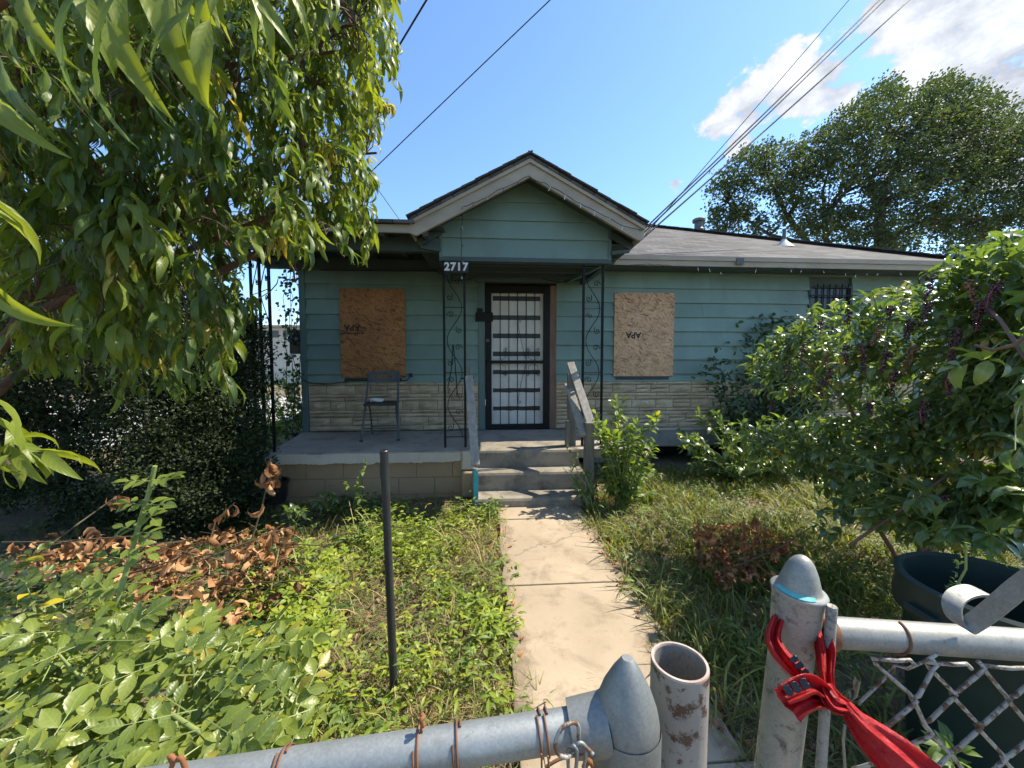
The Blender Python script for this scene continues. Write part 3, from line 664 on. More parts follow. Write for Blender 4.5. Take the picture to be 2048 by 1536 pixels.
# ------------------------------------------------------------------ gabled porch roof
GV, RV = 1.2, 1.52
pk = hp(1060, 314, RV); lo = hp(822, 440, RV); ro = hp(1292, 448, RV)
GS = (pk[1] - (lo[1] + ro[1]) / 2) / ((ro[0] - lo[0]) / 2)       # slope
pu, pw = pk; half = (ro[0] - lo[0]) / 2; lw = pw - half * GS
BK = -((pw - EAVE_T) / PITCHR) + V0 - .05                          # where its ridge dies into the main roof
for s in (-1, 1):
    eu = pu + s * half
    backv = V0 - (lw - EAVE_T) / PITCHR - .02
    pts = [(pu, -RV - .02, pw + .012), (eu, -RV - .02, lw + .012), (eu, -backv + .1, lw + .012), (pu, -BK + .3, pw + .012)]
    gr = roof_plane(pts, 'g', (0, 1, 0), .025).build('porch_roof', M['shingle'], house)
    nC = 9
    for i in range(nC):                                            # overlapping courses give the stepped rake edge
        f0, f1 = i / nC, (i + 1.25) / nC; f1 = min(f1, 1.02)
        a = Vector((pu + s * half * (1 - f0) * 1.025, 0, pw - half * (1 - f0) * GS * 1.025 + .018)); b = Vector((pu + s * half * (1 - f1), 0, pw - half * (1 - f1) * GS + .028))
        a.z += .012; jv = stone_rng.uniform(.0, .02)
        nn = Vector((s * GS, 0, 1)).normalized() * .012
        MB().prism([(a.x, -RV - .035 - jv, a.z), (b.x, -RV - .035 - jv, b.z - .006), (b.x, .2, b.z - .006), (a.x, .2, a.z)], nn).build('shingle_course', M['shingle_edge'], gr)
    # rake boards: a wide lower one and a narrow proud one
    def rake(top_off, bot_off, v0, v1, nm):
        cut = .0
        pts = [(pu, -v1, pw - top_off), (eu, -v1, lw - top_off), (eu, -v1, lw - min(bot_off, .135)), (eu - s * .06, -v1, lw + .06 * GS - bot_off), (pu, -v1, pw - bot_off)] if bot_off > .1 else [(pu, -v1, pw - top_off), (eu, -v1, lw - top_off), (eu, -v1, lw - bot_off), (pu, -v1, pw - bot_off)]
        MB().prism(pts, (0, v1 - v0, 0)).build(nm, M['fascia'], house, bevel=.003)
    rake(.050, .185, RV - .05, RV - .012, 'rake_board'); rake(.002, .053, RV - .05, RV + .012, 'rake_trim')
    # soffit underside of the rake
    MB().prism([(pu, -GV - .01, pw - .10), (eu, -GV - .01, lw - .10), (eu, -RV + .055, lw - .10), (pu, -RV + .055, pw - .10)], (0, 0, .02)).build('rake_soffit', M['soffit'], house)
    # eave brackets beside the gable box
    ge = GU0 if s < 0 else GU1
    for vv_ in (1.25, .75):
        H(MB().beam((ge, -vv_, pw - abs(ge - pu) * GS - .16), (eu - s * .03, -vv_, lw - .155), .04, .07), 'lookout', M['soffit'])
        H(MB().beam((ge + s * .01, -vv_, hz(505, GV)), (eu - s * .06, -vv_, lw - .19), .035, .035), 'brace', M['soffit'])
    H(MB().prism([(ge, -GV - .02, lw - .12), (eu, -GV - .02, lw - .135), (eu, -.1, lw - .135), (ge, -.1, lw - .12)], (0, 0, .015)), 'eave_soffit', M['soffit'])
    H(HB(min(eu, eu - s * .025), max(eu, eu - s * .025), .1, RV - .05, lw - .13, lw - .01), 'eave_fascia', M['fascia'])
gb = hz(514, GV)
gl = [gb, hz(476, GV), hz(440, GV), hz(403, GV), hz(366, GV), pw]
for a, b in zip(gl[:-1], gl[1:]):                                  # gable boards, cut to the slope
    def lim(z): return max(0.0, (pw - .07 - z) / GS)
    def cl(z): return (max(GU0, pu - lim(z)), min(GU1, pu + lim(z)))
    (l0, r0), (l1, r1) = cl(a), cl(b)
    if r0 - l0 < .02: continue
    zs = [a - .010]; pts0 = []
    kz = [z for z in (pw - .07 - (pu - GU0) * GS, pw - .07 - (GU1 - pu) * GS) if a < z < b]
    left = [(l0, a)] + sorted([(max(GU0, pu - lim(z)), z) for z in kz], key=lambda p: p[1]) + [(l1, b)]
    right = [(r0, a)] + sorted([(min(GU1, pu + lim(z)), z) for z in kz], key=lambda p: p[1]) + [(r1, b)]
    loop = left[::-1] + right
    mb = MB(); f = [(x, -GV - .014 + .020 * (z - a) / (b - a), z - (.010 if z == a else 0)) for x, z in loop]
    mb.prism(f, (0, .03, 0)); mb.build('gable_board', M['siding'], house)
for ge in (GU0, GU1): H(HB(ge - .018, ge + .018, GV - .02, GV + .021, gb - .02, pw - .09 - abs(ge - pu) * GS), 'gable_corner', M['trim_teal'])
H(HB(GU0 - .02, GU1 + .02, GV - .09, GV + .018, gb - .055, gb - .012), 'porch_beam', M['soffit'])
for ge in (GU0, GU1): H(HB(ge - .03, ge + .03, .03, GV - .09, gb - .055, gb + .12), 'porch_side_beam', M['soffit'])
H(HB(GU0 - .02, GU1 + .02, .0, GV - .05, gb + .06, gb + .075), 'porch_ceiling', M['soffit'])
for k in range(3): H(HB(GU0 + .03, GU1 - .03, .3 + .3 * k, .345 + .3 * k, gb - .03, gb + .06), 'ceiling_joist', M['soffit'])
H(MB().beam((hu(1150, .6), -.02, hz(560, .1)), (GU1 - .04, -GV + .1, gb - .03), .05, .05), 'corner_brace', M['trim_teal'])
# low roof over the left half of the porch
PL0 = UL - .42; pe = hp(760, 463, RV); PB = pe[1]; PT = hp(760, 441, RV)[1]
PW = WALLTOP + .30
low = roof_plane([(PL0, -RV - .03, PT + .006), (lo[0] + .035, -RV - .03, PT + .006), (lo[0] + .035, .05, PT + .16), (PL0, .05, PT + .16)], 'p', (1, 0, 0), .03).build('porch_roof', M['shingle'], house)
H(HB(PL0, lo[0] + .02, RV - .045, RV - .015, PB, PT - .026), 'fascia_board', M['fascia'], bevel=.003)
H(HB(PL0, PL0 + .025, .0, RV - .047, PB, PT - .026), 'fascia_board', M['fascia'])
H(HB(PL0 + .03, GU0, RV - .35, RV - .29, PB - .10, PB + .04), 'porch_beam', M['soffit'])
H(HB(PL0 + .03, GU0, .04, .10, PB - .04, PB + .10), 'ledger', M['soffit'])
for k in range(6):
    u = PL0 + .2 + k * (GU0 - PL0 - .25) / 5.2
    H(MB().beam((u, -RV + .06, PT - .075), (u, -.02, PT + .075), .04, .09), 'rafter', M['soffit'])
H(MB().prism([(PL0 + .03, -RV + .05, PT - .028), (GU0 + .05, -RV + .05, PT - .028), (GU0 + .05, .0, PT + .118), (PL0 + .03, .0, PT + .118)], (0, 0, .006)), 'porch_ceiling', M['soffit'])
H(HB(PL0 + .03, GU0, .003, .02, WALLTOP - .02, PT + .10), 'frieze', M['soffit'])

# ------------------------------------------------------------------ porch: slab, blocks, steps
porch = empty('porch', HO, HA); tag(porch, 'raised concrete porch with stained steps and tan block base', 'porch')
PV = 1.31
SU0, SU1 = hu(950, 1.75, 1000), hu(1178, 1.75, 1000)
pl = hu(532, PV, 915); pb_ = hu(612, .06, 868)
P_ = lambda mb, n, m, **k: mb.build(n, m, porch, **k)
slab_pts = [(pl, -PV - .03), (SU0 - .14, -PV - .03), (SU0 - .14, -PV), (1.08, -PV), (1.08, -.05), (pb_ - .05, -.05)]
top = MB(); top.prism([(x, y, -.10) for x, y in slab_pts], (0, 0, .10)); P_(top, 'porch_floor', M['porch_conc'], bevel=.008)
# crumbling pale lip along the front of the slab
lip = MB(); nl = 150; er = random.Random(8); rowT = []; rowB = []
for i in range(nl + 1):
    u = pl - .01 + (SU0 - .16 - pl) * i / nl
    rowT.append((u, -PV - .034 - .003 * math.sin(i * .19), -.010 - .003 * math.sin(i * .13 + 2))); rowB.append((u, -PV - .036 - .004 * math.sin(i * .15 + 1) + er.uniform(-.0012, .0012), -.108 - er.uniform(-.004, .006) - .006 * math.sin(i * .31) * math.sin(i * .113 + 1) - (.012 if math.sin(i * .17 + .5) > .85 else 0)))
n = 0
lip.v = rowT + rowB + [(x, y + .07, z) for x, y, z in rowT] + [(x, y + .07, z) for x, y, z in rowB]; q = nl + 1
for i in range(nl):
    lip.f += [(i, i + 1, q + i + 1, q + i)[::-1], (2*q + i, 2*q + i + 1, i + 1, i)[::-1], (q + i, q + i + 1, 3*q + i + 1, 3*q + i)[::-1], (2*q + i, 3*q + i, 3*q + i + 1, 2*q + i + 1)]
lip.f += [(0, q, 3*q, 2*q), (nl, 2*q + nl, 3*q + nl, q + nl)]
P_(lip, 'slab_lip', M['porch_edge'])
P_(HB(pl + .02, SU0 - .02, .0, PV - .035, -FLOOR - .05, -.10), 'block_core', M['block_joint'])
br = random.Random(4); wtop = -.108; bl = .385
for row in range(3):
    h = .185; u = pl + .0 - (bl / 2 if row % 2 else 0)
    while u < SU0 - .17:
        a = max(u, pl); b = min(u + bl, SU0 - .15)
        if b - a > .06: P_(HB(a + .004, b - .004, PV - .06, PV - .028 + br.uniform(-.002, .002), wtop - h + .005, wtop - .003), 'block', M['block'], bevel=.003)
        u += bl
    wtop -= h
P_(HB(SU0 - .16, SU0 - .004, .8, PV + .02, -.21, -.003), 'cheek_block', M['porch_edge'], bevel=.02)
P_(HB(SU0 - .15, SU0 - .004, .8, PV + .08, -FLOOR, -.215), 'cheek_block', M['block'], bevel=.015)
sw = [0, hz(935, 1.33), hz(981, 1.52), -FLOOR]
r1 = hz(900, PV); 
def step(v0, v1, w0, w1, nm):
    mb = MB(); prof = [(v0, w0), (v1, w0), (v1 + .003, w1 - .03), (v1 - .006, w1 - .008), (v1 - .03, w1), (v0, w1)]
    mb.prism([(SU0, -v, w) for v, w in prof], (SU1 - SU0, 0, 0)); return P_(mb, nm, M['step_conc'])
step(.9, PV + .012, -FLOOR, -.001 + .004, 'step'); step(.9, PV + .21, -FLOOR, -.185, 'step'); step(.9, PV + .45, -FLOOR, -.372, 'step')
# ------------------------------------------------------------------ iron porch posts with scrolls
def s_scroll(w_, h_, flip):         # one half wave of the long S from bar to bar
    pts = [(w_ * (.5 + .40 * math.cos(math.pi * i / 14)), h_ * i / 14) for i in range(15)]
    return [(w_ - x, y) for x, y in pts] if flip else pts
def curls(w_, h_, flip):            # the little rolled ends that fill the hollows of the wave
    out = []
    for cx, cy, s, a0 in ((.24, .30, 1, -70), (.70, .78, -1, 110)):
        sp_ = spiral((w_ * cx, h_ * cy), .007, .034, R(a0), s * 1.25)
        e = sp_[-1]; t = (e[0] - sp_[-2][0], e[1] - sp_[-2][1]); l = math.hypot(*t); sp_ += [(e[0] + t[0] / l * .03, e[1] + t[1] / l * .03)]
        out.append([(min(max(w_ - x if flip else x, .004), w_ - .004), y) for x, y in sp_])
    return out
def iron_post(bars, v, top, bottom, label, scroll_gaps, nS=5, name='iron_post'):
    root = empty(name, hw(bars[0][0], bars[0][1], bottom), HA); ox, ov = bars[0]
    for k, (u, vv) in enumerate(bars):
        MB().box(u - ox - .0125, u - ox + .0125, ov - vv - .0125, ov - vv + .0125, 0, top - bottom).build('bar', M['iron'], root, bevel=.002)
    for (i, j) in scroll_gaps:
        (ua, va_), (ub, vb) = bars[i], bars[j]; W = math.hypot(ub - ua, vb - va_) - .025; du, dv = (ub - ua) / (W + .025), (vb - va_) / (W + .025)
        hh = (top - bottom - .25) / nS
        def loc(x, z): return (ua - ox + du * (x + .0125), -(va_ - ov + dv * (x + .0125)), z)
        for k in range(nS):
            MB().tube([loc(x, .12 + k * hh + y) for x, y in s_scroll(W, hh * .98, k % 2)], .0048, 6).build('scroll', M['iron'], root, smooth=60)
            for cu_ in curls(W, hh, k % 2): MB().tube([loc(x, .12 + k * hh + y) for x, y in cu_], .0045, 6).build('curl', M['iron'], root, smooth=60)
            if k % 2 == 0: MB().tube([loc(0, .12 + k * hh), loc(W, .12 + k * hh)], .0045, 6).build('tie_bar', M['iron'], root)
    tag(root, label, 'post', 'wrought iron porch posts'); return root
b1 = hp(892, 892, 1.10)[0]
b2_ = hp(932, 892, 1.10)[0]
iron_post([(hu(890.5, 1.14, 880), 1.14), (hu(931, 1.14, 880), 1.14)], 0, gb - .05, 0, 'black iron porch post with curled scrolls left of the steps, under the house number', [(0, 1)])
iron_post([(hu(1166, 1.14, 700), 1.14), (hu(1204, 1.14, 700), 1.14)], 0, gb - .05, 0, 'black iron porch post with curled scrolls right of the steps, rising from weeds', [(0, 1)])
cu = hu(549, 1.22, 890)
iron_post([(cu, 1.22), (hu(528, .98, 820), .98), (hu(511, .80, 820), .80)], 0, PB + .02, 0, 'black iron corner post at the left end of the porch beside the hedge', [(0, 1), (1, 2)])
# thin black rods hooked onto the left post
rod = empty('hanging_rods', hw(hu(906, 1.17, 690), 1.17, hz(690, 1.17)), HA)
tag(rod, 'pair of thin black rods hanging like an A from the left iron scrolls', 'rods')
def rl(px, py): u, w = hp(px, py, 1.17); o = hp(906, 690, 1.17); return (u - o[0], -.012, w - o[1])
MB().tube([rl(906, 690), rl(903, 740), rl(896, 775), rl(897, 788), rl(900, 776)], .006, 6).build('rod', M['iron'], rod, smooth=60)
MB().tube([rl(907, 690), rl(911, 735), rl(915, 790)], .006, 6).build('rod', M['iron'], rod, smooth=60)
# ------------------------------------------------------------------ house number board
su0, sw1 = hp(887, 522, 1.24); su1, sw0 = hp(937, 546, 1.24)
sign = empty('house_number_sign', hw((su0 + su1) / 2, 1.222, sw0), HA); tag(sign, 'small black board reading 2717 in white numerals under the gable', 'sign')
MB().box(-(su1 - su0) / 2, (su1 - su0) / 2, -.018, 0, 0, sw1 - sw0).build('board', M['sign_black'], sign, bevel=.003)
tx = print_text(sign, '2717', 0, (sw1 - sw0) * .50, .115, .0188, 0, .0042, 'sign_white', 1.12); tx.name = 'numerals'
# ------------------------------------------------------------------ wooden handrails on the steps
def rail_pt(px, py, v): u, w = hp(px, py, v); return Vector((u, -v, w))
rr_ = empty('handrail', hw(hu(1178, 1.62, 1000), 1.62, -FLOOR), HA); tag(rr_, 'crooked grey wooden handrail right of the porch steps', 'handrail', 'step handrails')
off = Vector((hu(1178, 1.62, 1000), -1.62, -FLOOR))
fp_u = hu(1178, 1.62, 930)
def bl(mb): mb.v = [tuple(Vector(v) - off) for v in mb.v]; return mb
bl(MB().beam((fp_u, -1.62, -FLOOR - .05), (fp_u - .005, -1.62, hz(846, 1.62)), .088, .10, (0, 1, 0))).build('front_post', M['rail_wood'], rr_, bevel=.004)
bpu = hu(1143, 1.1, 800)
bl(MB().beam((bpu, -1.12, -.0), (bpu - .01, -1.12, hz(748, 1.12)), .09, .05, (0, 1, 0))).build('back_post', M['rail_wood'], rr_, bevel=.004)
bl(MB().beam((bpu - .07, -1.20, .0), (bpu - .065, -1.20, hz(842, 1.2)), .04, .09, (0, 1, 0))).build('short_post', M['rail_wood'], rr_, bevel=.01)
bl(MB().beam(rail_pt(1141, 726, 1.02), rail_pt(1182, 848, 1.62), .034, .085, (1, 0, .2))).build('top_rail', M['rail_sunlit'], rr_, bevel=.004)
bl(MB().beam(rail_pt(1136, 768, 1.06), rail_pt(1168, 872, 1.66), .034, .085, (1, 0, .2))).build('lower_rail', M['rail_sunlit'], rr_, bevel=.004)
bl(MB().beam(rail_pt(1141, 778, 1.10), rail_pt(1160, 776, 1.10), .05, .05)).build('cleat', M['rail_wood'], rr_)
lr_ = empty('handrail', hw(hu(952, 1.70, 1005), 1.70, -FLOOR), HA); tag(lr_, 'leaning wooden handrail left of the steps with turquoise painted post', 'handrail', 'step handrails')
off = Vector((hu(952, 1.70, 1005), -1.70, -FLOOR))
lu = hu(952, 1.70, 980)
bl(MB().beam((lu, -1.70, -FLOOR - .04), (lu - .01, -1.70, hz(936, 1.70)), .05, .09, (0, 1, 0))).build('front_post', M['rail_wood'], lr_, bevel=.004)
bl(MB().box(lu - .022, lu + .024, -1.752, -1.7465, hz(1010, 1.75), hz(940, 1.75))).build('painted_face', M['turq'], lr_)
bl(MB().beam(rail_pt(938, 752, 1.13), rail_pt(951, 931, 1.74), .034, .085, (1, 0, 0))).build('rail', M['rail_sunlit'], lr_, bevel=.004)
bl(MB().beam(rail_pt(937, 733, 1.13), rail_pt(938, 760, 1.13), .028, .03, (0, 1, 0))).build('rail_end', M['rail_wood'], lr_)
bl(MB().beam(rail_pt(923, 757, 1.13), rail_pt(948, 755, 1.13), .016, .016)).build('wire_tie', M['iron'], lr_)
# ------------------------------------------------------------------ folding chair with a cloth on it
ch_v = .50
chair = empty('folding_chair', hw(hu(766, ch_v, 870), ch_v, 0), HA); chair.rotation_euler = (0, 0, HA + R(6)); tag(chair, 'dark grey metal folding chair on the porch against the stone wall', 'chair')
cw = .195
def cpt(x, y, z): return (x, y, z)
for s in (-1, 1):
    MB().tube([(s * (cw + .02), -.23, .0), (s * cw, -.06, .40), (s * (cw - .01), .17, .80)], .0125, 8).build('front_leg', M['chair_metal'], chair, smooth=60)
    MB().tube([(s * (cw - .03), .23, .0), (s * (cw - .035), .05, .36), (s * (cw - .03), -.02, .44)], .011, 8).build('back_leg', M['chair_metal'], chair, smooth=60)
    MB().box(s * (cw + .02) - .018, s * (cw + .02) + .018, -.25, -.215, 0, .02).build('foot_cap', M['seat_black'], chair)
MB().box(-cw + .0, cw - .0, -.21, .17, .425, .455).build('seat', M['seat_black'], chair, bevel=.012)
bk = MB(); z0, z1 = .70, .835
for (x0, x1, a, b) in ((-cw, cw, z1 - .045, z1), (-cw, cw, z0, z0 + .055), (-cw, -cw + .075, z0 + .055, z1 - .045), (cw - .075, cw, z0 + .055, z1 - .045)):
    bk.prism([(x0, .135 + (a - z0) * .4, a), (x1, .135 + (a - z0) * .4, a), (x1, .135 + (b - z0) * .4, b), (x0, .135 + (b - z0) * .4, b)], (0, .018, 0))
bk.build('backrest', M['chair_metal'], chair)
MB().tube([(-cw - .01, -.17, .15), (cw + .01, -.17, .15)], .008, 6).build('stretcher', M['chair_metal'], chair); MB().tube([(-cw + .03, .17, .12), (cw - .03, .17, .12)], .008, 6).build('stretcher', M['chair_metal'], chair)
def crumple(name, mat, sx, sy, sz, seed, parent=None):
    bm = bmesh.new(); bmesh.ops.create_icosphere(bm, subdivisions=3, radius=1); r = random.Random(seed)
    ph = [(Vector((r.uniform(-4, 4), r.uniform(-4, 4), r.uniform(-4, 4))), r.uniform(0, 6)) for _ in range(7)]
    for v in bm.verts:
        k = 1 + sum(.09 * math.sin(v.co.dot(a) + b) for a, b in ph); v.co = Vector((v.co.x * sx * k, v.co.y * sy * k, max(-.55, v.co.z) * sz * k))
    me = bpy.data.meshes.new(name); bm.to_mesh(me); bm.free(); return link_mesh(name, me, mat, parent)
cl_ = crumple('cloth', M['white_cloth'], .09, .06, .030, 3); cl_.location = chair.location + Vector((-.06, -.06, .478)); tag(cl_, 'crumpled white cloth lying on the folding chair seat', 'cloth')
# ------------------------------------------------------------------ cable along the wall, meter box, string lights
def wirepts(pxs, v): return [hw(*(lambda q: (q[0], v, q[1]))(hp(x, y, v))) for x, y in pxs]
def world_tube(name, pts, r, mat, label, cat, seg=6, parent=None):
    o0 = Vector(pts[0]); mb = MB().tube([Vector(p) - o0 for p in pts], r, seg); o = mb.build(name, mat, parent, smooth=60); o.location = o0
    if label: tag(o, label, cat)
    return o
world_tube('wall_cable', wirepts([(598, 748), (606, 760), (622, 766), (660, 768), (700, 762), (760, 760), (800, 762), (815, 760), (820, 752)], .05), .006, M['wire'], 'black cable sagging along the wall above the stone veneer', 'cable')
world_tube('eave_cable', wirepts([(640, 540), (720, 541), (800, 542), (870, 541), (890, 552), (905, 561), (935, 560), (960, 550), (1010, 548), (1080, 556), (1115, 565), (1160, 560)], .12), .006, M['wire'], 'black cable strung under the porch ceiling above the door', 'cable')
cr = crumple('cable_outlet', M['wire'], .026, .02, .03, 5); cr.location = hw(*(lambda q: (q[0], .035, q[1]))(hp(821, 751, .035))); tag(cr, 'small round black outlet at the cable end by the amber board', 'outlet')
mx = hp(590, 683, -.12)
meter = empty('meter_box', hw(UL - .02, -.12, hz(708, -.12, 590)), HA); tag(meter, 'dark electric meter box on the left corner of the house among ivy', 'meter')
MB().box(-.16, 0, -.10, .08, 0, .33).build('box', M['vent_metal'], meter, bevel=.02); MB().lathe([(.075, 0), (.075, .05), (.055, .075), (0, .085)], 18, axis=(0, -1, 0), origin=(-.08, -.10, .2)).build('dial', M['glass_dark'], meter, smooth=50)
def string_lights(pts, label, seed):
    r = random.Random(seed); o0 = Vector(pts[0]); root = empty('string_lights', o0); tag(root, label, 'string lights', 'dead string lights')
    path = []
    for a, b in zip(pts[:-1], pts[1:]):
        n = max(2, int((b - a).length / .05))
        for i in range(n):
            p = a.lerp(b, i / n); path.append(p + Vector((r.uniform(-.008, .008), 0, r.uniform(-.012, .008))))
    path.append(pts[-1]); MB().tube([p - o0 for p in path], .0035, 5).build('cord', M['wire'], root)
    for i in range(2, len(path), 3):
        p = path[i] - o0; q = p + Vector((r.uniform(-.02, .02), -.005, -r.uniform(.015, .055)))
        mb = MB().tube([p, p.lerp(q, .5), q], [.003, .003, .0045], 5); mb.build('bulb', M['bulb'] if r.random() < .45 else M['wire'], root)
def hv(px, py, v): u, w = hp(px, py, v); return hw(u, v, w)
string_lights([hv(925, 414, RV + .02), hv(965, 398, RV + .02), hv(1005, 376, RV + .02), hv(1058, 352, RV + .02), hv(1100, 372, RV + .02), hv(1150, 402, RV + .02), hv(1200, 428, RV + .02), hv(1245, 450, RV + .02), hv(1285, 462, RV + .02)], 'dead string lights stapled along the gable rake', 2)
string_lights([hv(925, 412, RV + .02), hv(923, 450, 1.30), hv(922, 500, 1.26), hv(924, 522, 1.265), hv(923, 560, 1.27)], 'dead string light cord hanging from the gable past the house number', 4)
string_lights([hv(1240, 532, V0 + .035), hv(1300, 528, V0 + .035), hv(1380, 534, V0 + .035), hv(1425, 536, V0 + .035), hv(1450, 548, V0 + .035), hv(1490, 541, V0 + .035), hv(1560, 536, V0 + .035), hv(1640, 541, V0 + .035), hv(1720, 548, V0 + .035), hv(1800, 546, V0 + .035)], 'dead string lights drooping along the right eave', 6)

# ------------------------------------------------------------------ overhead wires, pole, far building
def overhead(name, a, b, r, sag, label, ext=1.6):
    a, b = Vector(a), Vector(b); e = a + (b - a) * ext; pts = []
    for i in range(25):
        t = i / 24; p = a.lerp(e, t); p.z -= sag * 4 * t * (1 - t); pts.append(p)
    return world_tube(name, pts, r, M['wire'], label, 'wire')
anc = hw(*(lambda q: (q[0], V0 + .05, q[1]))(hp(1232, 512, V0 + .05)))
overhead('overhead_wire', anc, at(1752, 0, 6.6), .0105, .06, 'thick black service wire from the eave up to the right, upper of the close pair')
overhead('overhead_wire', anc + Vector((.02, 0, -.02)), at(1762, 0, 6.6), .0105, .06, 'thick black service wire from the eave up to the right, lower of the close pair')
overhead('overhead_wire', hw(*(lambda q: (q[0], V0 + .05, q[1]))(hp(1262, 497, V0 + .05))), at(1811, 0, 6.6), .0115, .06, 'lowest black service wire slanting from the eave to the upper right')
overhead('overhead_wire', at(1290, 470, 6.0), at(1695, 0, 7.0), .006, .03, 'thinnest service wire above the others on the right of the gable')
overhead('overhead_wire', at(560, 520, 9.0), at(1102, 0, 7.5), .010, -.02, 'thin wire crossing the sky from the top centre down behind the peach leaves', 1.4)
overhead('overhead_wire', at(770, 138, 5.5), at(853, 0, 5.0), .013, .0, 'short thick wire at the top edge beside the peach leaves', 1.6)
overhead('overhead_wire', at(700, 300, 8.0), at(800, 441, 8.4), .007, .0, 'faint thin wire behind the roof left of the gable', 1.2)
ub = on_ground(1985, 745 - 0, 0) if False else Vector((at(1975, 470, 21).x, 21, 0))
pole = empty('utility_pole', ub); tag(pole, 'grey wooden utility pole top rising behind the pokeweed on the right', 'utility pole')
pt = at(1968, 452, 21); MB().tube([(0, 0, 0), (pt.x - ub.x, 0, pt.z)], [.20, .17], 14).build('pole', M['pole_wood'], pole, smooth=50)
MB().box(pt.x - ub.x - .45, pt.x - ub.x + .35, -.28, -.18, pt.z - .30, pt.z - .18).build('crossarm', M['pole_wood'], pole)
for k in (-.4, -.1, .25): MB().lathe([(.05, 0), (.07, .05), (.04, .10), (.06, .14), (0, .18)], 10, origin=(pt.x - ub.x + k, -.23, pt.z - .18)).build('insulator', M['alu'], pole, smooth=50)
fb0 = at(520, 700, 26); far = empty('far_building', (fb0.x, 26, 0)); tag(far, 'pale building far off beyond the left corner of the porch', 'building')
MB().box(-3, 6.5, 0, 5, 0, at(570, 655, 26).z).build('wall', M['far_wall'], far); MB().box(-3.3, 6.8, -.3, 5.3, at(570, 655, 26).z, at(570, 651, 26).z).build('roof', M['fascia'], far)
for k in range(6):
    wnd = MB().box(-.6 + k * 1.1, .2 + k * 1.1, -.03, .0, at(570, 675, 26).z, at(570, 661, 26).z).build('window', M['glass_dark'], far)

# ------------------------------------------------------------------ yard things: black pole, bin, pot
p_top, p_bot = at(768, 902, 1.60), at(790, 1428, 1.60)
d_ = (p_bot - p_top).normalized(); p_low = p_top + d_ * ((p_top.z + .15) / -d_.z)
pole2 = empty('fence_pole', (p_low.x, p_low.y, 0)); tag(pole2, 'slim black painted steel pole standing alone in the weeds', 'pole')
q = lambda p: Vector(p) - Vector((p_low.x, p_low.y, 0))
MB().lathe([(.017, 0), (.0172, (p_low - p_top).length)], 16, axis=q(p_top) - q(p_low), origin=q(p_low)).build('tube', M['black_pole'], pole2, smooth=40)
MB().lathe([(.0175, -.03), (.0185, 0), (.0150, .004), (.013, -.05)], 16, axis=q(p_top) - q(p_low), origin=q(p_top)).build('torn_rim', M['black_pole'], pole2, smooth=40)
bc = Vector((1.68, 1.28, 0)); bin_ = empty('trash_bin', bc); bin_.scale = (1, 1, .90); tag(bin_, 'round dark green plastic trash bin behind the chain link gate', 'bin')
MB().lathe([(.0, .02), (.195, .02), (.20, .0), (.235, .62), (.236, .63)], 40).build('body', M['bin'], bin_, smooth=40)
MB().lathe([(.236, .60), (.262, .60), (.266, .64), (.258, .69), (.262, .735), (.25, .745), (.238, .735), (.232, .62), (.198, .03)], 40).build('rim', M['bin'], bin_, smooth=40)
for s in (-1, 1): MB().beam((s * .262, -.05, .64), (s * .262, .05, .64), .05, .03).build('handle', M['bin'], bin_, bevel=.008)
pc = on_ground(548, 1006, 0); pot = empty('plant_pot', pc); tag(pot, 'black plastic plant pot by the porch corner behind dead sprig', 'pot')
MB().lathe([(.0, .01), (.11, .01), (.13, .20), (.145, .20), (.147, .235), (.13, .235), (.12, .06), (0, .06)], 24).build('body', M['pot'], pot, smooth=40)

# ------------------------------------------------------------------ left gate leaf: rail, post, fittings, tie wires
def frame_of(a, b):
    return (Vector(b) - Vector(a)).normalized()
gp_top = at(1252, 1442, .40); gp_bot = at(1252, 1640, .40); gp_bot = Vector((gp_top.x - .004, gp_top.y, .05))
gate = empty('chain_link_gate', (gp_top.x, gp_top.y, 0)); tag(gate, 'galvanised gate leaf with pointed post cap, its top rail crossing the bottom left', 'gate')
G = lambda p: Vector(p) - Vector((gp_top.x, gp_top.y, 0))
up = (gp_top - gp_bot).normalized()
MB().lathe([(.0300, 0), (.0300, (gp_top - gp_bot).length - .02)], 32, axis=up, origin=G(gp_bot)).build('post', M['galv_dark'], gate, smooth=40)
tip = at(1245, 1316, .40); chh = (tip - gp_top).length
MB().lathe([(.0, chh), (.0055, chh), (.0065, chh - .0008), (.0152, chh - .014), (.0250, chh - .033), (.0318, chh - .052), (.0342, chh - .064), (.0350, .002), (.0350, -.006)], 40, axis=up, origin=G(gp_top)).build('cap', M['galv_dark'], gate, smooth=28)
MB().lathe([(.0362, -.001), (.0367, -.004), (.0367, -.036), (.0357, -.039), (.0350, -.040), (.0350, -.052), (.032, -.054)], 40, axis=up, origin=G(gp_top)).build('collar', M['galv_dark'], gate, smooth=28)
rA = at(1172, 1452, .40); rB = at(380, 1572, .36); rdir = (rB - rA).normalized(); RR = .0192
rA2 = rA - rdir * .02
MB().tube([G(rA2), G(rA + rdir * .9)], RR, 28).build('top_rail', M['galv'], gate, smooth=40)
s0 = at(1205, 1447, .40); s1 = at(1140, 1456, .40)
MB().lathe([(.0300, -.004), (.0292, 0), (.0262, (s1 - s0).length), (.0228, (s1 - s0).length), (.0220, .0)], 32, axis=(s1 - s0), origin=G(s0)).build('rail_sleeve', M['galv_dark'], gate, smooth=35)
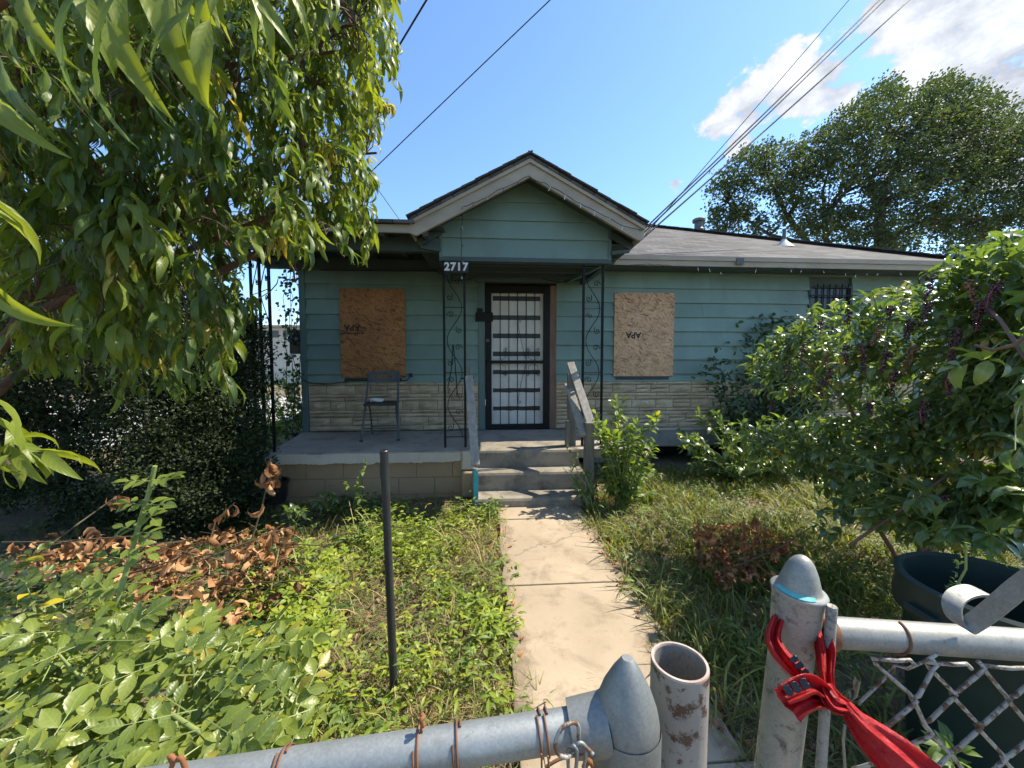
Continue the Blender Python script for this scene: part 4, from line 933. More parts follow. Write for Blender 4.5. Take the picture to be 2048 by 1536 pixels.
def ring_tie(px, py, Y, r, wr, turns, mat, lean=.0, seed=0):
    c = at(px, py, Y); t = (c - rA).dot(rdir); c = rA + rdir * t; e1 = Vector((0, 0, 1)); e1 = (e1 - rdir * e1.dot(rdir)).normalized(); e2 = rdir.cross(e1); pts = []
    n = int(26 * turns)
    for i in range(n + 1):
        a = 2 * math.pi * i / 26; pts.append(G(c + (e1 * math.cos(a) + e2 * math.sin(a)) * (r + .0004 * math.sin(3 * a)) + rdir * (i / n - .5) * lean))
    return MB().tube(pts, wr, 6).build('tie_wire', M[mat], gate, smooth=60), c
for px, Y, mat, turns in ((1092, .40, 'rust', 1), (1078, .40, 'rust', 1), (918, .40, 'rust', 1.9), (842, .39, 'rust_orange', 1.9), (572, .375, 'rust', 2.0)):
    ring_tie(px, 1470 + (1092 - px) * .1, Y, RR + .0014, .0012, turns, mat, .004 * turns)
def curl(pts, r, mat, name, parent, seg=8):
    P = [G(p) for p in pts]; sm = []
    for i in range(len(P) - 1):
        p0, p1, p2, p3 = P[max(i-1, 0)], P[i], P[i+1], P[min(i+2, len(P)-1)]
        for k in range(6):
            t = k / 6; sm.append(.5 * ((2*p1) + (p2 - p0)*t + (2*p0 - 5*p1 + 4*p2 - p3)*t*t + (3*p1 - p0 - 3*p2 + p3)*t**3))
    sm.append(P[-1]); return MB().tube(sm, r, seg).build(name, M[mat], parent, smooth=60)
curl([at(846, 1452, .385), at(842, 1440, .38), at(848, 1434, .385), at(841, 1428, .385)], .0022, 'rust_orange', 'wire_knot', gate)
curl([at(1156, 1485, .365), at(1157, 1455, .36), at(1147, 1445, .355), at(1124, 1456, .35), at(1111, 1485, .348), at(1116, 1507, .35), at(1132, 1515, .352), at(1142, 1508, .355), at(1140, 1496, .362), at(1150, 1492, .362), at(1165, 1490, .358), at(1186, 1508, .356)], .0020, 'link', 'hook_wire', gate)
curl([at(1137, 1540, .36), at(1136, 1500, .362), at(1143, 1491, .358), at(1154, 1501, .355), at(1151, 1545, .358)], .0018, 'galv_dark', 'hook_wire', gate)
curl([at(1151, 1502, .362), at(1153, 1490, .357), at(1163, 1486, .357), at(1172, 1500, .358), at(1166, 1545, .36)], .0018, 'galv_dark', 'hook_wire', gate)
curl([at(1090, 1535, .37), at(1120, 1518, .372), at(1160, 1508, .374), at(1192, 1496, .376)], .0016, 'rust', 'tie_wire', gate)
curl([at(1096, 1512, .366), at(1100, 1560, .366)], .0010, 'rust', 'tie_wire', gate); curl([at(1083, 1508, .366), at(1084, 1560, .366)], .0010, 'rust', 'tie_wire', gate)
curl([at(1168, 1535, .368), at(1178, 1522, .366), at(1188, 1535, .367), at(1196, 1545, .368)], .0028, 'rust_orange', 'wire_knot', gate)
curl([at(338, 1545, .34), at(345, 1528, .338), at(340, 1512, .338), at(352, 1520, .338), at(362, 1516, .338), at(372, 1540, .338)], .0022, 'rust_orange', 'wire_knot', gate)

# ------------------------------------------------------------------ open steel pipe beside it
pp_top = at(1359, 1322, .455); pp_bot = Vector((pp_top.x - .006, pp_top.y - .004, -.1))
pipe = empty('pipe_post', (pp_top.x, pp_top.y, 0)); tag(pipe, 'open ended steel pipe post with white paint flaking to rust', 'post')
Gp = lambda p: Vector(p) - Vector((pp_top.x, pp_top.y, 0)); axp = (pp_top - pp_bot).normalized(); hL = (pp_top - pp_bot).length
MB().lathe([(.0335, 0), (.0335, hL - .002)], 40, axis=axp, origin=Gp(pp_bot)).build('tube', M['pipe_paint'], pipe, smooth=40)
MB().lathe([(.0335, -.002), (.0330, .0005), (.0300, .0005), (.0293, -.002)], 40, axis=axp, origin=Gp(pp_top)).build('cut_rim', rough_mat('worn_pipe_rim', (.30, .20, .16), (.50, .42, .37), 40, .55, .3, .001), pipe, smooth=40)
MB().lathe([(.0293, -.002), (.0292, -.35), (0, -.35)], 40, axis=axp, origin=Gp(pp_top)).build('bore', M['galv_old'], pipe, smooth=40)

# ------------------------------------------------------------------ right gate leaf: post with dome cap, rail, tension bar, chain link
rp_top = at(1597, 1183, .55); rp_low = at(1553, 1540, .56); ax3 = (rp_top - rp_low).normalized(); rp_bot = rp_top - ax3 * ((rp_top.z - .04) / ax3.z)
fence = empty('chain_link_fence', (rp_bot.x, rp_bot.y, 0)); tag(fence, 'leaning galvanised gate post with dome cap, top rail and rusty chain link at bottom right', 'fence')
K = lambda p: Vector(p) - Vector((rp_bot.x, rp_bot.y, 0))
MB().lathe([(.0285, 0), (.0285, (rp_top - rp_bot).length - .01)], 32, axis=ax3, origin=K(rp_bot)).build('post', M['galv_old'], fence, smooth=40)
MB().lathe([(.0302, -.055), (.0306, -.052), (.0306, -.050), (.0318, -.018), (.0330, -.001)], 40, axis=ax3, origin=K(rp_top)).build('cap_skirt', M['galv_old'], fence, smooth=40)
MB().lathe([(.0330, -.001), (.0352, .000), (.0356, .0022), (.0345, .0042), (.0300, .0058), (.0272, .009), (.0250, .017), (.0212, .030), (.0160, .043), (.0105, .051), (.0055, .0545), (.0, .0555)], 40, axis=ax3, origin=K(rp_top)).build('cap', M['alu'], fence, smooth=50)
tp = MB(); e1 = ax3.orthogonal().normalized(); e2 = ax3.cross(e1); ring = []
for i in range(17):                                       # smear of teal paint on the cap's flange
    a = math.atan2(Vector((-.6, -.7, 0)).dot(e2), Vector((-.6, -.7, 0)).dot(e1)) - .1 + (i / 16 - .5) * 1.7
    for r_, h_ in ((.0278, .0090), (.0342, .0054)): ring.append(K(rp_top) + ax3 * (h_ + .0004) + (e1 * math.cos(a) + e2 * math.sin(a)) * (r_ * (1 - (.06 * (abs(i - 8) / 8) ** 2 if r_ > .033 else 0))))
tp.v = [tuple(p) for p in ring]; tp.f = [(2*i, 2*i+1, 2*i+3, 2*i+2) for i in range(16)]; tp.build('paint_smear', M['teal_paint'], fence, smooth=60)
fA = at(1632, 1262, .545); fB = at(2120, 1294, .53); fdir = (fB - fA).normalized()
MB().tube([K(fA), K(fA + fdir * .8)], .0208, 28).build('top_rail', M['alu'], fence, smooth=40)
MB().lathe([(.024, 0), (.026, .004), (.026, .016), (.021, .02)], 20, axis=-(fdir), origin=K(fA + fdir * .02)).build('rail_end', M['rust'], fence, smooth=40)
bt, bb = at(1664, 1212, .515), at(1640, 1560, .53); ax4 = (bt - bb).normalized()
MB().lathe([(.0066, -.7), (.0066, (bt - bb).length - .001), (.0058, (bt - bb).length), (0, (bt - bb).length)], 16, axis=ax4, origin=K(bb)).build('tension_bar', M['galv_old'], fence, smooth=40)
nrm3 = Vector((0, -1, 0)); nrm3 = (nrm3 - fdir * nrm3.dot(fdir)).normalized()
pitch, stepz = .0372, .0435
F0 = fA + fdir * .062 + nrm3 * .022 - Vector((0, 0, .022))
lrng = random.Random(12)
for i in range(13):
    pts = []
    for k in range(24):
        side = (k + i) % 2
        x = i * pitch + side * pitch; dy = .0022 * (1 if (k % 2) else -1)
        z = -k * stepz
        base = F0 + fdir * (x + lrng.uniform(-.002, .002)) + Vector((0, 0, z + lrng.uniform(-.002, .002)))
        if i < 2: base += fdir * (.012 * math.sin(k * 1.3 + i)) + nrm3 * (.015 * math.sin(k * .9))
        s_ = 1 if side else -1
        pts += [base - fdir * s_ * .006 + Vector((0, 0, .007)) - nrm3 * .0022 * s_, base + nrm3 * .002 * s_, base - fdir * s_ * .006 - Vector((0, 0, .007)) + nrm3 * .0022 * s_]
    if (i % 2) == 0:
        c = F0 + fdir * (i * pitch + pitch); pts = [c + Vector((.01, -.01, .004)), c + Vector((.002, -.012, .012)), c + Vector((-.008, -.006, .006))] + pts[1:]
    MB().tube([K(p) for p in pts], .0028, 7).build('link_wire', M['link'], fence, smooth=60)
c5 = fA + fdir * .105; e5 = Vector((0, 0, 1)); f5 = fdir.cross(e5)
MB().tube([K(c5 + (e5 * math.cos(a) + f5 * math.sin(a)) * .0218 + fdir * (.012 * math.cos(a * .5))) for a in [2 * math.pi * i / 24 for i in range(0, 23)]] + [K(c5 + Vector((-.012, -.02, -.035))), K(c5 + Vector((-.02, -.02, -.05)))], .0020, 6).build('tie_wire', M['rust'], fence, smooth=60)
curl_ = lambda pts, r, mat: MB().tube([K(p) for p in pts], r, 7).build('loose_wire', M[mat], fence, smooth=60)
curl_([at(1712, 1385, .53), at(1709, 1365, .525), at(1713, 1356, .52), at(1718, 1364, .52), at(1712, 1392, .525), at(1702, 1402, .53), at(1700, 1385, .53)], .0020, 'galv_dark')
curl_([at(1716, 1408, .53), at(1740, 1385, .53), at(1770, 1356, .53), at(1790, 1330, .52), at(1815, 1338, .51), at(1850, 1322, .51), at(1876, 1308, .51)], .0021, 'link')
curl_([at(1690, 1450, .53), at(1686, 1480, .53), at(1690, 1540, .53)], .0018, 'galv_dark')

# flat bar bent into a hook lying on the rail
hk = empty('bent_strap', at(1935, 1252, .5)); tag(hk, 'thick grey metal strap with curled end resting on the right gate rail', 'strap')
ho = Vector(hk.location)
path = [(2100, 1128, .44), (2040, 1172, .46), (2010, 1197, .47), (1972, 1228, .485), (1940, 1250, .497), (1926, 1254, .50), (1916, 1246, .505), (1906, 1228, .51), (1904, 1208, .515), (1914, 1192, .52), (1934, 1183, .525), (1956, 1182, .525), (1980, 1192, .525)]
P5 = [at(*p) for p in path]; sm = []
for i in range(len(P5) - 1):
    p0, p1, p2, p3 = P5[max(i-1, 0)], P5[i], P5[i+1], P5[min(i+2, len(P5)-1)]
    for k in range(5):
        t = k / 5; sm.append(.5 * ((2*p1) + (p2 - p0)*t + (2*p0 - 5*p1 + 4*p2 - p3)*t*t + (3*p1 - p0 - 3*p2 + p3)*t**3))
sm.append(P5[-1]); mb = MB(); wid = Vector((-.004, .021, .003)); 
for i, p in enumerate(sm):
    t = (sm[min(i+1, len(sm)-1)] - sm[max(i-1, 0)]).normalized(); n_ = t.cross(wid).normalized() * .0019
    for w_, h_ in ((-.5, -1), (.5, -1), (.5, 1), (-.5, 1)): mb.v.append(tuple(p + wid * w_ + n_ * h_ - ho))
for i in range(len(sm) - 1):
    for j in range(4): mb.f.append((4*i + j, 4*i + (j+1) % 4, 4*(i+1) + (j+1) % 4, 4*(i+1) + j))
mb.f += [(3, 2, 1, 0), tuple(4 * (len(sm) - 1) + j for j in range(4))]
mb.build('bar', M['alu'], hk, smooth=35, bevel=.0008)

# ------------------------------------------------------------------ red ribbon tied round the right post
tape = empty('red_ribbon', at(1670, 1400, .5)); tag(tape, 'red plastic tape with black print knotted round the right gate post', 'ribbon'); to = Vector(tape.location)
def ribbon(name, pts, widths, mat, seed=0, folds=5, depth=.006):
    P = [at(*p) for p in pts]; r = random.Random(seed); sm = []; ws = []
    for i in range(len(P) - 1):
        p0, p1, p2, p3 = P[max(i-1, 0)], P[i], P[i+1], P[min(i+2, len(P)-1)]
        for k in range(6):
            t = k / 6; sm.append(.5 * ((2*p1) + (p2 - p0)*t + (2*p0 - 5*p1 + 4*p2 - p3)*t*t + (3*p1 - p0 - 3*p2 + p3)*t**3)); ws.append(widths[i] * (1-t) + widths[i+1] * t)
    sm.append(P[-1]); ws.append(widths[-1]); mb = MB(); na = 10; ph = [r.uniform(0, 6) for _ in range(4)]
    for i, p in enumerate(sm):
        t = (sm[min(i+1, len(sm)-1)] - sm[max(i-1, 0)]).normalized(); vd = (p - CAM).normalized(); sd_ = t.cross(vd).normalized(); nn = sd_.cross(t)
        for j in range(na + 1):
            s = j / na - .5
            hgt = depth * (math.sin(s * folds * 2 + ph[0] + i * .06) + .5 * math.sin(s * folds * 5 + ph[1] - i * .1)) * min(1, ws[i] / .02)
            mb.v.append(tuple(p + sd_ * s * ws[i] + nn * hgt + t * r.uniform(-.0006, .0006) - to))
    for i in range(len(sm) - 1):
        for j in range(na): mb.f.append((i*(na+1) + j, i*(na+1) + j + 1, (i+1)*(na+1) + j + 1, (i+1)*(na+1) + j))
    o = mb.build(name, mat, tape, smooth=50); md = o.modifiers.new('solid', 'SOLIDIFY'); md.thickness = .0006; return o, mb
ribbon('wrap', [(1556, 1235, .545), (1546, 1275, .52), (1562, 1310, .50), (1600, 1350, .485), (1640, 1390, .475), (1665, 1412, .47)], [.014, .019, .021, .021, .018, .012], M['red_tape'], 1)
ribbon('wrap', [(1630, 1228, .56), (1640, 1255, .535), (1650, 1300, .51), (1652, 1345, .49), (1662, 1395, .475)], [.008, .018, .024, .017, .010], M['red_tape'], 2)
ribbon('loop_end', [(1662, 1402, .47), (1625, 1395, .465), (1590, 1400, .462), (1572, 1412, .46)], [.016, .022, .032, .036], M['red_tape'], 3, 4)
ribbon('knot', [(1648, 1370, .468), (1668, 1402, .455), (1690, 1412, .46), (1697, 1416, .465)], [.018, .026, .018, .012], M['red_tape'], 4, 8, .004)
ribbon('tail', [(1690, 1408, .462), (1712, 1440, .452), (1745, 1475, .44), (1790, 1515, .425), (1850, 1570, .41), (1900, 1620, .40)], [.012, .024, .040, .050, .055, .056], M['red_tape'], 5, 4, .005)
for (q0, q1, wb) in (((1583, 1312, .4885), (1616, 1352, .4722), .0105), ((1568, 1384, .4568), (1618, 1364, .4562), .0115)):
    for k in range(3):                                    # broken black letters of the printed warning
        f0, f1 = k / 3 + .03, (k + 1) / 3 - .05; lp = lambda f: tuple(a + (b - a) * f for a, b in zip(q0, q1))
        ribbon('print_band', [lp(f0), lp((f0 + f1) / 2), lp(f1)], [wb * (.75 + .2 * (k % 2)), wb, wb * .8], M['black_band'], 6 + k, 1, .0003)
ribbon('loop_end', [(1668, 1395, .468), (1625, 1368, .462), (1592, 1378, .459), (1566, 1392, .459)], [.010, .020, .022, .018], M['red_tape'], 8, 3)
# ------------------------------------------------------------------ leaves
def leaf_tmpl(nl=6, nw=2, W=.25, peak=.4, droop=1.0, fold=.25, twist=0.0, wave=0.0, tipcurl=0.0, power=1.0, seed=0):
    r = np.random.default_rng(seed); V = []; UV = []; F = []
    x = z = 0.0; ang = 0.0
    ss = np.linspace(0, 1, nl + 1); cen = [(0., 0.)]; angs = [0.3 * droop]
    ang = .25 * droop
    for i in range(nl):
        ang -= droop / nl * (1.3 if i > nl * .25 else .7); ang -= tipcurl / nl * (1 if i > nl * .6 else 0)
        x += math.cos(ang) / nl; z += math.sin(ang) / nl; cen.append((x, z)); angs.append(ang)
    for i, s in enumerate(ss):
        a = s / peak if s < peak else (1 - s) / (1 - peak)
        w = W / 2 * (math.sin(max(0, min(1, a)) * math.pi / 2) ** power if s < peak else (1 - (1 - a) ** 1.6))
        w = max(w, .004 if i in (0, nl) else .01)
        tw = twist * s; cx, cz = cen[i]; an = angs[i]
        for j in range(nw + 1):
            t = 2 * j / nw - 1; yy = t * w; zz = abs(t) * w * fold * 2 + wave * w * math.sin(i * 1.9 + j * 2.3 + seed)
            y2 = yy * math.cos(tw) - zz * math.sin(tw); z2 = yy * math.sin(tw) + zz * math.cos(tw)
            V.append((cx - math.sin(an) * z2, y2, cz + math.cos(an) * z2)); UV.append((s, j / nw))
    for i in range(nl):
        for j in range(nw):
            a = i * (nw + 1) + j; F.append((a, a + nw + 1, a + nw + 2, a + 1))
    return np.array(V), np.array(F), np.array(UV)
def np_mesh(name, V, Q, UV, rnd, mat):
    me = bpy.data.meshes.new(name); k = Q.shape[1]
    me.vertices.add(len(V)); me.vertices.foreach_set('co', V.astype(np.float32).ravel())
    me.loops.add(Q.size); me.loops.foreach_set('vertex_index', Q.astype(np.int32).ravel())
    me.polygons.add(len(Q)); me.polygons.foreach_set('loop_start', np.arange(0, Q.size, k, dtype=np.int32))
    me.polygons.foreach_set('use_smooth', np.ones(len(Q), bool))
    ul = me.uv_layers.new(name='UVMap'); ul.data.foreach_set('uv', UV[Q.ravel()].astype(np.float32).ravel())
    at_ = me.attributes.new('rnd', 'FLOAT', 'POINT'); at_.data.foreach_set('value', rnd.astype(np.float32))
    me.update(calc_edges=True); me.materials.append(mat); return me
def nrmz(a): return a / np.maximum(np.linalg.norm(a, axis=-1, keepdims=True), 1e-9)
class Leaves:
    def __init__(s, tmpls): s.T = tmpls; s.P = []; s.D = []; s.U = []; s.S = []; s.R = []; s.K = []
    def add(s, P, D, U, S, rnd=None, K=None):
        P = np.atleast_2d(np.asarray(P, float)); n = len(P)
        s.P.append(P); s.D.append(np.broadcast_to(np.asarray(D, float), (n, 3))); s.U.append(np.broadcast_to(np.asarray(U, float), (n, 3)))
        s.S.append(np.broadcast_to(np.asarray(S, float), (n,))); s.R.append(rng.random(n) if rnd is None else np.broadcast_to(np.asarray(rnd, float), (n,)))
        s.K.append(rng.integers(0, len(s.T), n) if K is None else np.broadcast_to(np.asarray(K), (n,)))
    def arrays(s):
        P, D, U, S, Rr, K = (np.concatenate(x) for x in (s.P, s.D, s.U, s.S, s.R, s.K))
        X = nrmz(D); Z = nrmz(U - X * (U * X).sum(1, keepdims=True)); Y = np.cross(Z, X)
        return P, np.stack([X, Y, Z], 2), S, Rr, K
    def build(s, mat, root=None, origin=(0, 0, 0), n_parts=0, part='leaf', stuff='foliage', kind='stuff'):
        P, B, S, Rr, K = s.arrays(); origin = np.array(origin, float); pick = np.zeros(len(P), bool)
        if n_parts:
            px, py, dep = project(P + B[:, :, 0] * (S * .5)[:, None]); score = S / np.maximum(dep, .05)
            score[(dep < .05) | (px < -40) | (px > 2088) | (py < -40) | (py > 1576)] = -1
            order = np.argsort(-score)[:n_parts]; pick[order[score[order] > 0]] = True
            cache = {}
            for i in np.nonzero(pick)[0]:
                key = (int(K[i]), int(Rr[i] * 7.99))
                if key not in cache:
                    V, F, UV = s.T[key[0]]; cache[key] = np_mesh(part, V, F, UV, np.full(len(V), key[1] / 7.0), mat)
                o = bpy.data.objects.new(part, cache[key]); COL.objects.link(o); o.parent = root
                M4 = Matrix.Identity(4)
                for a in range(3):
                    for b in range(3): M4[a][b] = B[i, a, b] * S[i]
                    M4[a][3] = P[i, a] - origin[a]
                o.matrix_local = M4
        rest = ~pick
        if not rest.any(): return None
        VV = []; QQ = []; UU = []; RR2 = []; off = 0
        for k, (V, F, UV) in enumerate(s.T):
            m = rest & (K == k); n = int(m.sum())
            if not n: continue
            W = np.einsum('nij,vj->nvi', B[m], V) * S[m][:, None, None] + (P[m] - origin)[:, None, :]
            VV.append(W.reshape(-1, 3)); QQ.append((F[None] + (np.arange(n) * len(V))[:, None, None]).reshape(-1, F.shape[1]) + off)
            UU.append(np.tile(UV, (n, 1))); RR2.append(np.repeat(Rr[m], len(V))); off += n * len(V)
        me = np_mesh(stuff, np.concatenate(VV), np.concatenate(QQ), np.concatenate(UU), np.concatenate(RR2), mat)
        o = bpy.data.objects.new(stuff, me); COL.objects.link(o); o.parent = root
        if root is None: o.location = Vector(origin)
        if kind: o['kind'] = kind
        return o
def in_poly(px, py, poly):
    ins = np.zeros(len(px), bool); n = len(poly)
    for i in range(n):
        x0, y0 = poly[i]; x1, y1 = poly[(i + 1) % n]
        c = ((y0 > py) != (y1 > py)); xi = (x1 - x0) * (py - y0) / (y1 - y0 + 1e-9) + x0; ins ^= c & (px < xi)
    return ins
def unproject(px, py, Y):
    x = (px - 1024) / F_PX; y = -(py - 768) / F_PX
    d = np.stack([x, math.cos(PITCH) + y * math.sin(PITCH), -math.sin(PITCH) + y * math.cos(PITCH)], -1); d /= d[..., 1:2]
    return np.array(CAM) + d * np.asarray(Y)[..., None]
def rand_dir(n, zlo=-1, zhi=1):
    a = rng.uniform(0, 2 * math.pi, n); z = rng.uniform(zlo, zhi, n); r = np.sqrt(np.maximum(0, 1 - z * z)); return np.stack([r * np.cos(a), r * np.sin(a), z], 1)
def whorl(L, tip, tdir, n, length, reach, spread=1.0, drop=.3, rnd=None, jitter=.25):
    """n leaves around the last 'reach' metres of a twig"""
    tdir = tdir / np.linalg.norm(tdir); e1 = np.cross(tdir, [0, 0, 1.]); 
    if np.linalg.norm(e1) < .1: e1 = np.array([1., 0, 0])
    e1 /= np.linalg.norm(e1); e2 = np.cross(tdir, e1)
    t = rng.random(n); a = np.arange(n) * 2.4 + rng.uniform(0, 6); rad = np.cos(a)[:, None] * e1 + np.sin(a)[:, None] * e2
    P = tip - tdir * (t * reach)[:, None]; D = rad * spread + tdir * (.35 + .8 * (1 - t))[:, None] + rng.normal(0, jitter, (n, 3)); D[:, 2] -= drop
    U = np.array([0, 0, 1.]) + rng.normal(0, .35, (n, 3)) + rad * .25
    L.add(P, D, U, length * rng.uniform(.65, 1.12, n) * (.7 + .3 * (t ** .3)), rnd)
def branch_mesh(paths, name, mat, root, origin, seg=6, kind=None):
    o_ = Vector(origin); mb = MB()
    for pts, r0, r1 in paths:
        k = len(pts); mb.tube([Vector(p) - o_ for p in pts], [r0 + (r1 - r0) * i / (k - 1) for i in range(k)], seg)
    o = mb.build(name, mat, root, smooth=70)
    if kind: o['kind'] = kind
    return o
def bez(a, b, sag, n=6, wob=.0):
    a, b = np.asarray(a, float), np.asarray(b, float); out = []
    for i in range(n + 1):
        t = i / n; p = a * (1 - t) + b * t; p = p + np.array([0, 0, sag]) * 4 * t * (1 - t) + (rng.normal(0, wob, 3) if 0 < i < n else 0); out.append(p)
    return out

# ------------------------------------------------------------------ peach tree on the left
peachT = [leaf_tmpl(8, 2, .21, .42, .9, .16, .2, .10, .3, seed=1), leaf_tmpl(8, 2, .22, .40, 1.4, .20, -.35, .14, .2, seed=2), leaf_tmpl(8, 2, .20, .45, .6, .14, .5, .10, 1.0, seed=3),
          leaf_tmpl(8, 2, .24, .38, 1.1, .12, -.15, .16, .5, seed=4), leaf_tmpl(8, 2, .20, .42, 1.9, .22, .1, .10, .5, seed=5)]
nearT = [leaf_tmpl(20, 4, .17, .42, 1.0, .14, .6, .05, .9, seed=6), leaf_tmpl(20, 4, .18, .40, 1.4, .16, -.7, .06, .6, seed=7), leaf_tmpl(20, 4, .16, .44, .8, .12, 1.1, .05, 1.8, seed=8), leaf_tmpl(20, 4, .19, .4, 1.2, .18, -.4, .06, 1.3, seed=9)]
base = np.array([-2.95, 1.75, 0.0]); tree = empty('peach_tree', base); tag(tree, 'peach tree with long drooping green leaves filling the upper left', 'tree')
fork = np.array([-2.65, 1.72, 1.05])
branch_mesh([([base - [0, 0, .1], base + [.03, 0, .5], fork], .10, .075)], 'trunk', M['bark'], tree, base, 14)
limbs = [[base + np.array([.02, 0, .55]), np.array([-1.9, 1.1, .8]), np.array([-1.35, .75, .95]), np.array([-1.05, .62, 1.14])], [np.array([-2.2, 1.3, 1.7]), np.array([-1.4, .7, 1.95]), np.array([-.95, .5, 1.8]), np.array([-.9, .5, 1.55])], [fork, unproject(np.array(40.), np.array(640.), np.array(1.62)), unproject(np.array(150.), np.array(592.), np.array(1.6)), unproject(np.array(330.), np.array(520.), np.array(1.65)), unproject(np.array(520.), np.array(440.), np.array(1.75)), unproject(np.array(650.), np.array(380.), np.array(1.9))],
         [fork, np.array([-2.1, 1.6, 1.7]), np.array([-1.75, 1.55, 2.25]), np.array([-1.3, 1.6, 2.6]), np.array([-.75, 1.7, 2.75])],
         [fork, np.array([-2.2, 1.3, 1.7]), np.array([-1.6, 1.0, 2.1]), np.array([-1.0, .85, 2.25]), np.array([-.45, .75, 2.3])],
         [fork, np.array([-2.4, 2.2, 1.7]), np.array([-2.0, 2.4, 2.3]), np.array([-1.3, 2.35, 2.65]), np.array([-.75, 2.2, 2.6])],
         [np.array([-2.1, 1.6, 1.7]), np.array([-1.5, 2.0, 1.9]), np.array([-1.1, 2.0, 2.1]), np.array([-.75, 2.05, 2.2])]]
for lb in limbs:
    pts = []
    for i in range(len(lb) - 1):
        for k in range(4): pts.append(lb[i] * (1 - k / 4) + lb[i + 1] * (k / 4))
    pts.append(lb[-1]); branch_mesh([(pts, .026, .006)], 'branch', M['bark'], tree, base, 9)
nodes = np.concatenate([np.array([lb[i] * (1 - k / 8) + lb[i + 1] * (k / 8) for i in range(len(lb) - 1) for k in range(8)]) for lb in limbs])
# secondary limbs so that every shoot is near some wood
for i in range(46):
    t_ = unproject(rng.uniform(-50, 740), rng.uniform(-60, 620), rng.uniform(1.3, 2.5))
    if t_[2] < 1.2: continue
    j = np.argmin(np.linalg.norm(nodes - t_, axis=1)); pth = bez(nodes[j], t_, .05, 6, .015); branch_mesh([(pth, .009, .004)], 'branch', M['bark'], tree, base, 6); nodes = np.concatenate([nodes, np.array(pth[1:])])
poly = [(-60, -80), (795, -80), (800, 120), (790, 240), (762, 330), (756, 430), (742, 500), (705, 520), (655, 470), (625, 520), (580, 500), (520, 520), (470, 540), (495, 660), (495, 740), (455, 770), (410, 730), (350, 800), (300, 770), (215, 810), (150, 770), (100, 740), (40, 770), (-60, 790)]
PL = Leaves(peachT); tw = []
def cluster(tip, n, L, reach=.16, drop=.75, rnd=None, twig_r=.0018, tilt=-.5):
    j = np.argmin(np.linalg.norm(nodes - tip, axis=1) + .3 * np.maximum(0, tip[2] - nodes[:, 2] - .2)); st = nodes[j]
    p = bez(st, tip, .06, 5, .012); tw.append((p, .003, twig_r)); d = p[-1] - p[-2]; d = d / np.linalg.norm(d) + np.array([0, 0, tilt]) + rng.normal(0, .25, 3)
    whorl(PL, np.asarray(tip), d, n, L, reach, .8, drop, rnd)
px = rng.uniform(-60, 805, 6200); py = rng.uniform(-80, 815, 6200); ok = in_poly(px, py, poly)
keep = rng.random(6200) < np.where(py > 560, .36, np.where(py > 470, .62, 1.0)) * np.where((px > 480) & (py > 520), .2, 1.0)
px, py = px[ok & keep][:1350], py[ok & keep][:1350]
dep = rng.uniform(1.15, 2.75, len(px)) + np.clip((px - 500) / 300, 0, 1) * rng.uniform(0, .35, len(px)) ; dep = np.where(px > 640, rng.uniform(1.55, 2.5, len(px)), dep)
for i in range(len(px)):
    tip = unproject(px[i], py[i], dep[i])
    light = np.clip(0.2 + .45 * rng.random() + .35 * np.clip((px[i] - 450) / 300, 0, 1) + (.12 if py[i] < 250 else 0), 0, 1)  # sunlit right edge and top painted in as a lighter leaf tint
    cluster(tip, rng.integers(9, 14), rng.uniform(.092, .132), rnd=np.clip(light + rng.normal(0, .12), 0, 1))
# the shoots that show singly: lower front, right edge, and the leaves hanging close to the lens; lit ones painted lighter
for x, y, d_, n, L, r_ in ((440, 690, 1.35, 10, .13, .75), (470, 700, 1.3, 9, .13, .85), (330, 620, 1.3, 11, .14, .6), (270, 540, 1.2, 12, .14, .6), (190, 500, 1.15, 11, .14, .55), (390, 560, 1.35, 10, .13, .5), (210, 730, 1.35, 9, .12, .55), (170, 760, 1.4, 7, .10, .6), (330, 710, 1.4, 9, .12, .55),
                           (700, 460, 1.9, 10, .14, .6), (680, 450, 1.8, 9, .14, .55), (620, 470, 1.8, 9, .12, .5), (555, 470, 1.8, 9, .12, .5), (600, 500, 1.85, 7, .10, .4), (60, 700, 1.3, 8, .12, .5),
                           (60, 420, 1.2, 12, .14, .5), (120, 360, 1.15, 12, .14, .5), (240, 380, 1.25, 12, .14, .45), (350, 400, 1.3, 12, .14, .5)):
    cluster(unproject(float(x), float(y), float(d_)), n, L, rnd=r_)
for i in range(44):
    cluster(unproject(rng.uniform(-20, 500), rng.uniform(430, 760), rng.uniform(1.1, 1.5)), 10, rng.uniform(.12, .15), rnd=rng.uniform(.45, .95))  # lower shoots tinted lighter to look sunlit
for x, y, d_, n, L, r_ in ((140, -70, .62, 7, .15, .55), (260, -60, .58, 8, .16, .6), (390, -50, .62, 7, .16, .85), (470, -60, .66, 7, .15, .9), (60, -20, .60, 7, .15, .5), (330, 20, .75, 7, .15, .55), (210, 30, .8, 7, .15, .5), (-60, 150, .52, 6, .16, .8), (-70, 420, .50, 5, .15, .95), (-40, 300, .6, 6, .14, .7),
                           (60, 900, .66, 6, .105, 1.0), (110, 905, .66, 6, .10, 1.0), (20, 930, .62, 7, .11, .98), (-10, 890, .62, 5, .11, .95)):
    cluster(unproject(float(x), float(y), float(d_)), n, L, reach=.12, rnd=r_, tilt=-.15)
# unseen crown added above and behind the camera's left shoulder to shade the porch
for i in range(150):
    tip = np.array([rng.uniform(-3.6, -.9), rng.uniform(-.4, 2.6), rng.uniform(1.9, 3.6)])
    if tip[0] > -1.3 * max(tip[1], 0) - .3 and tip[1] > -.2 and tip[2] < 1.44 + 1.02 * max(tip[1], .2): continue
    cluster(tip, 11, .15, rnd=.5)
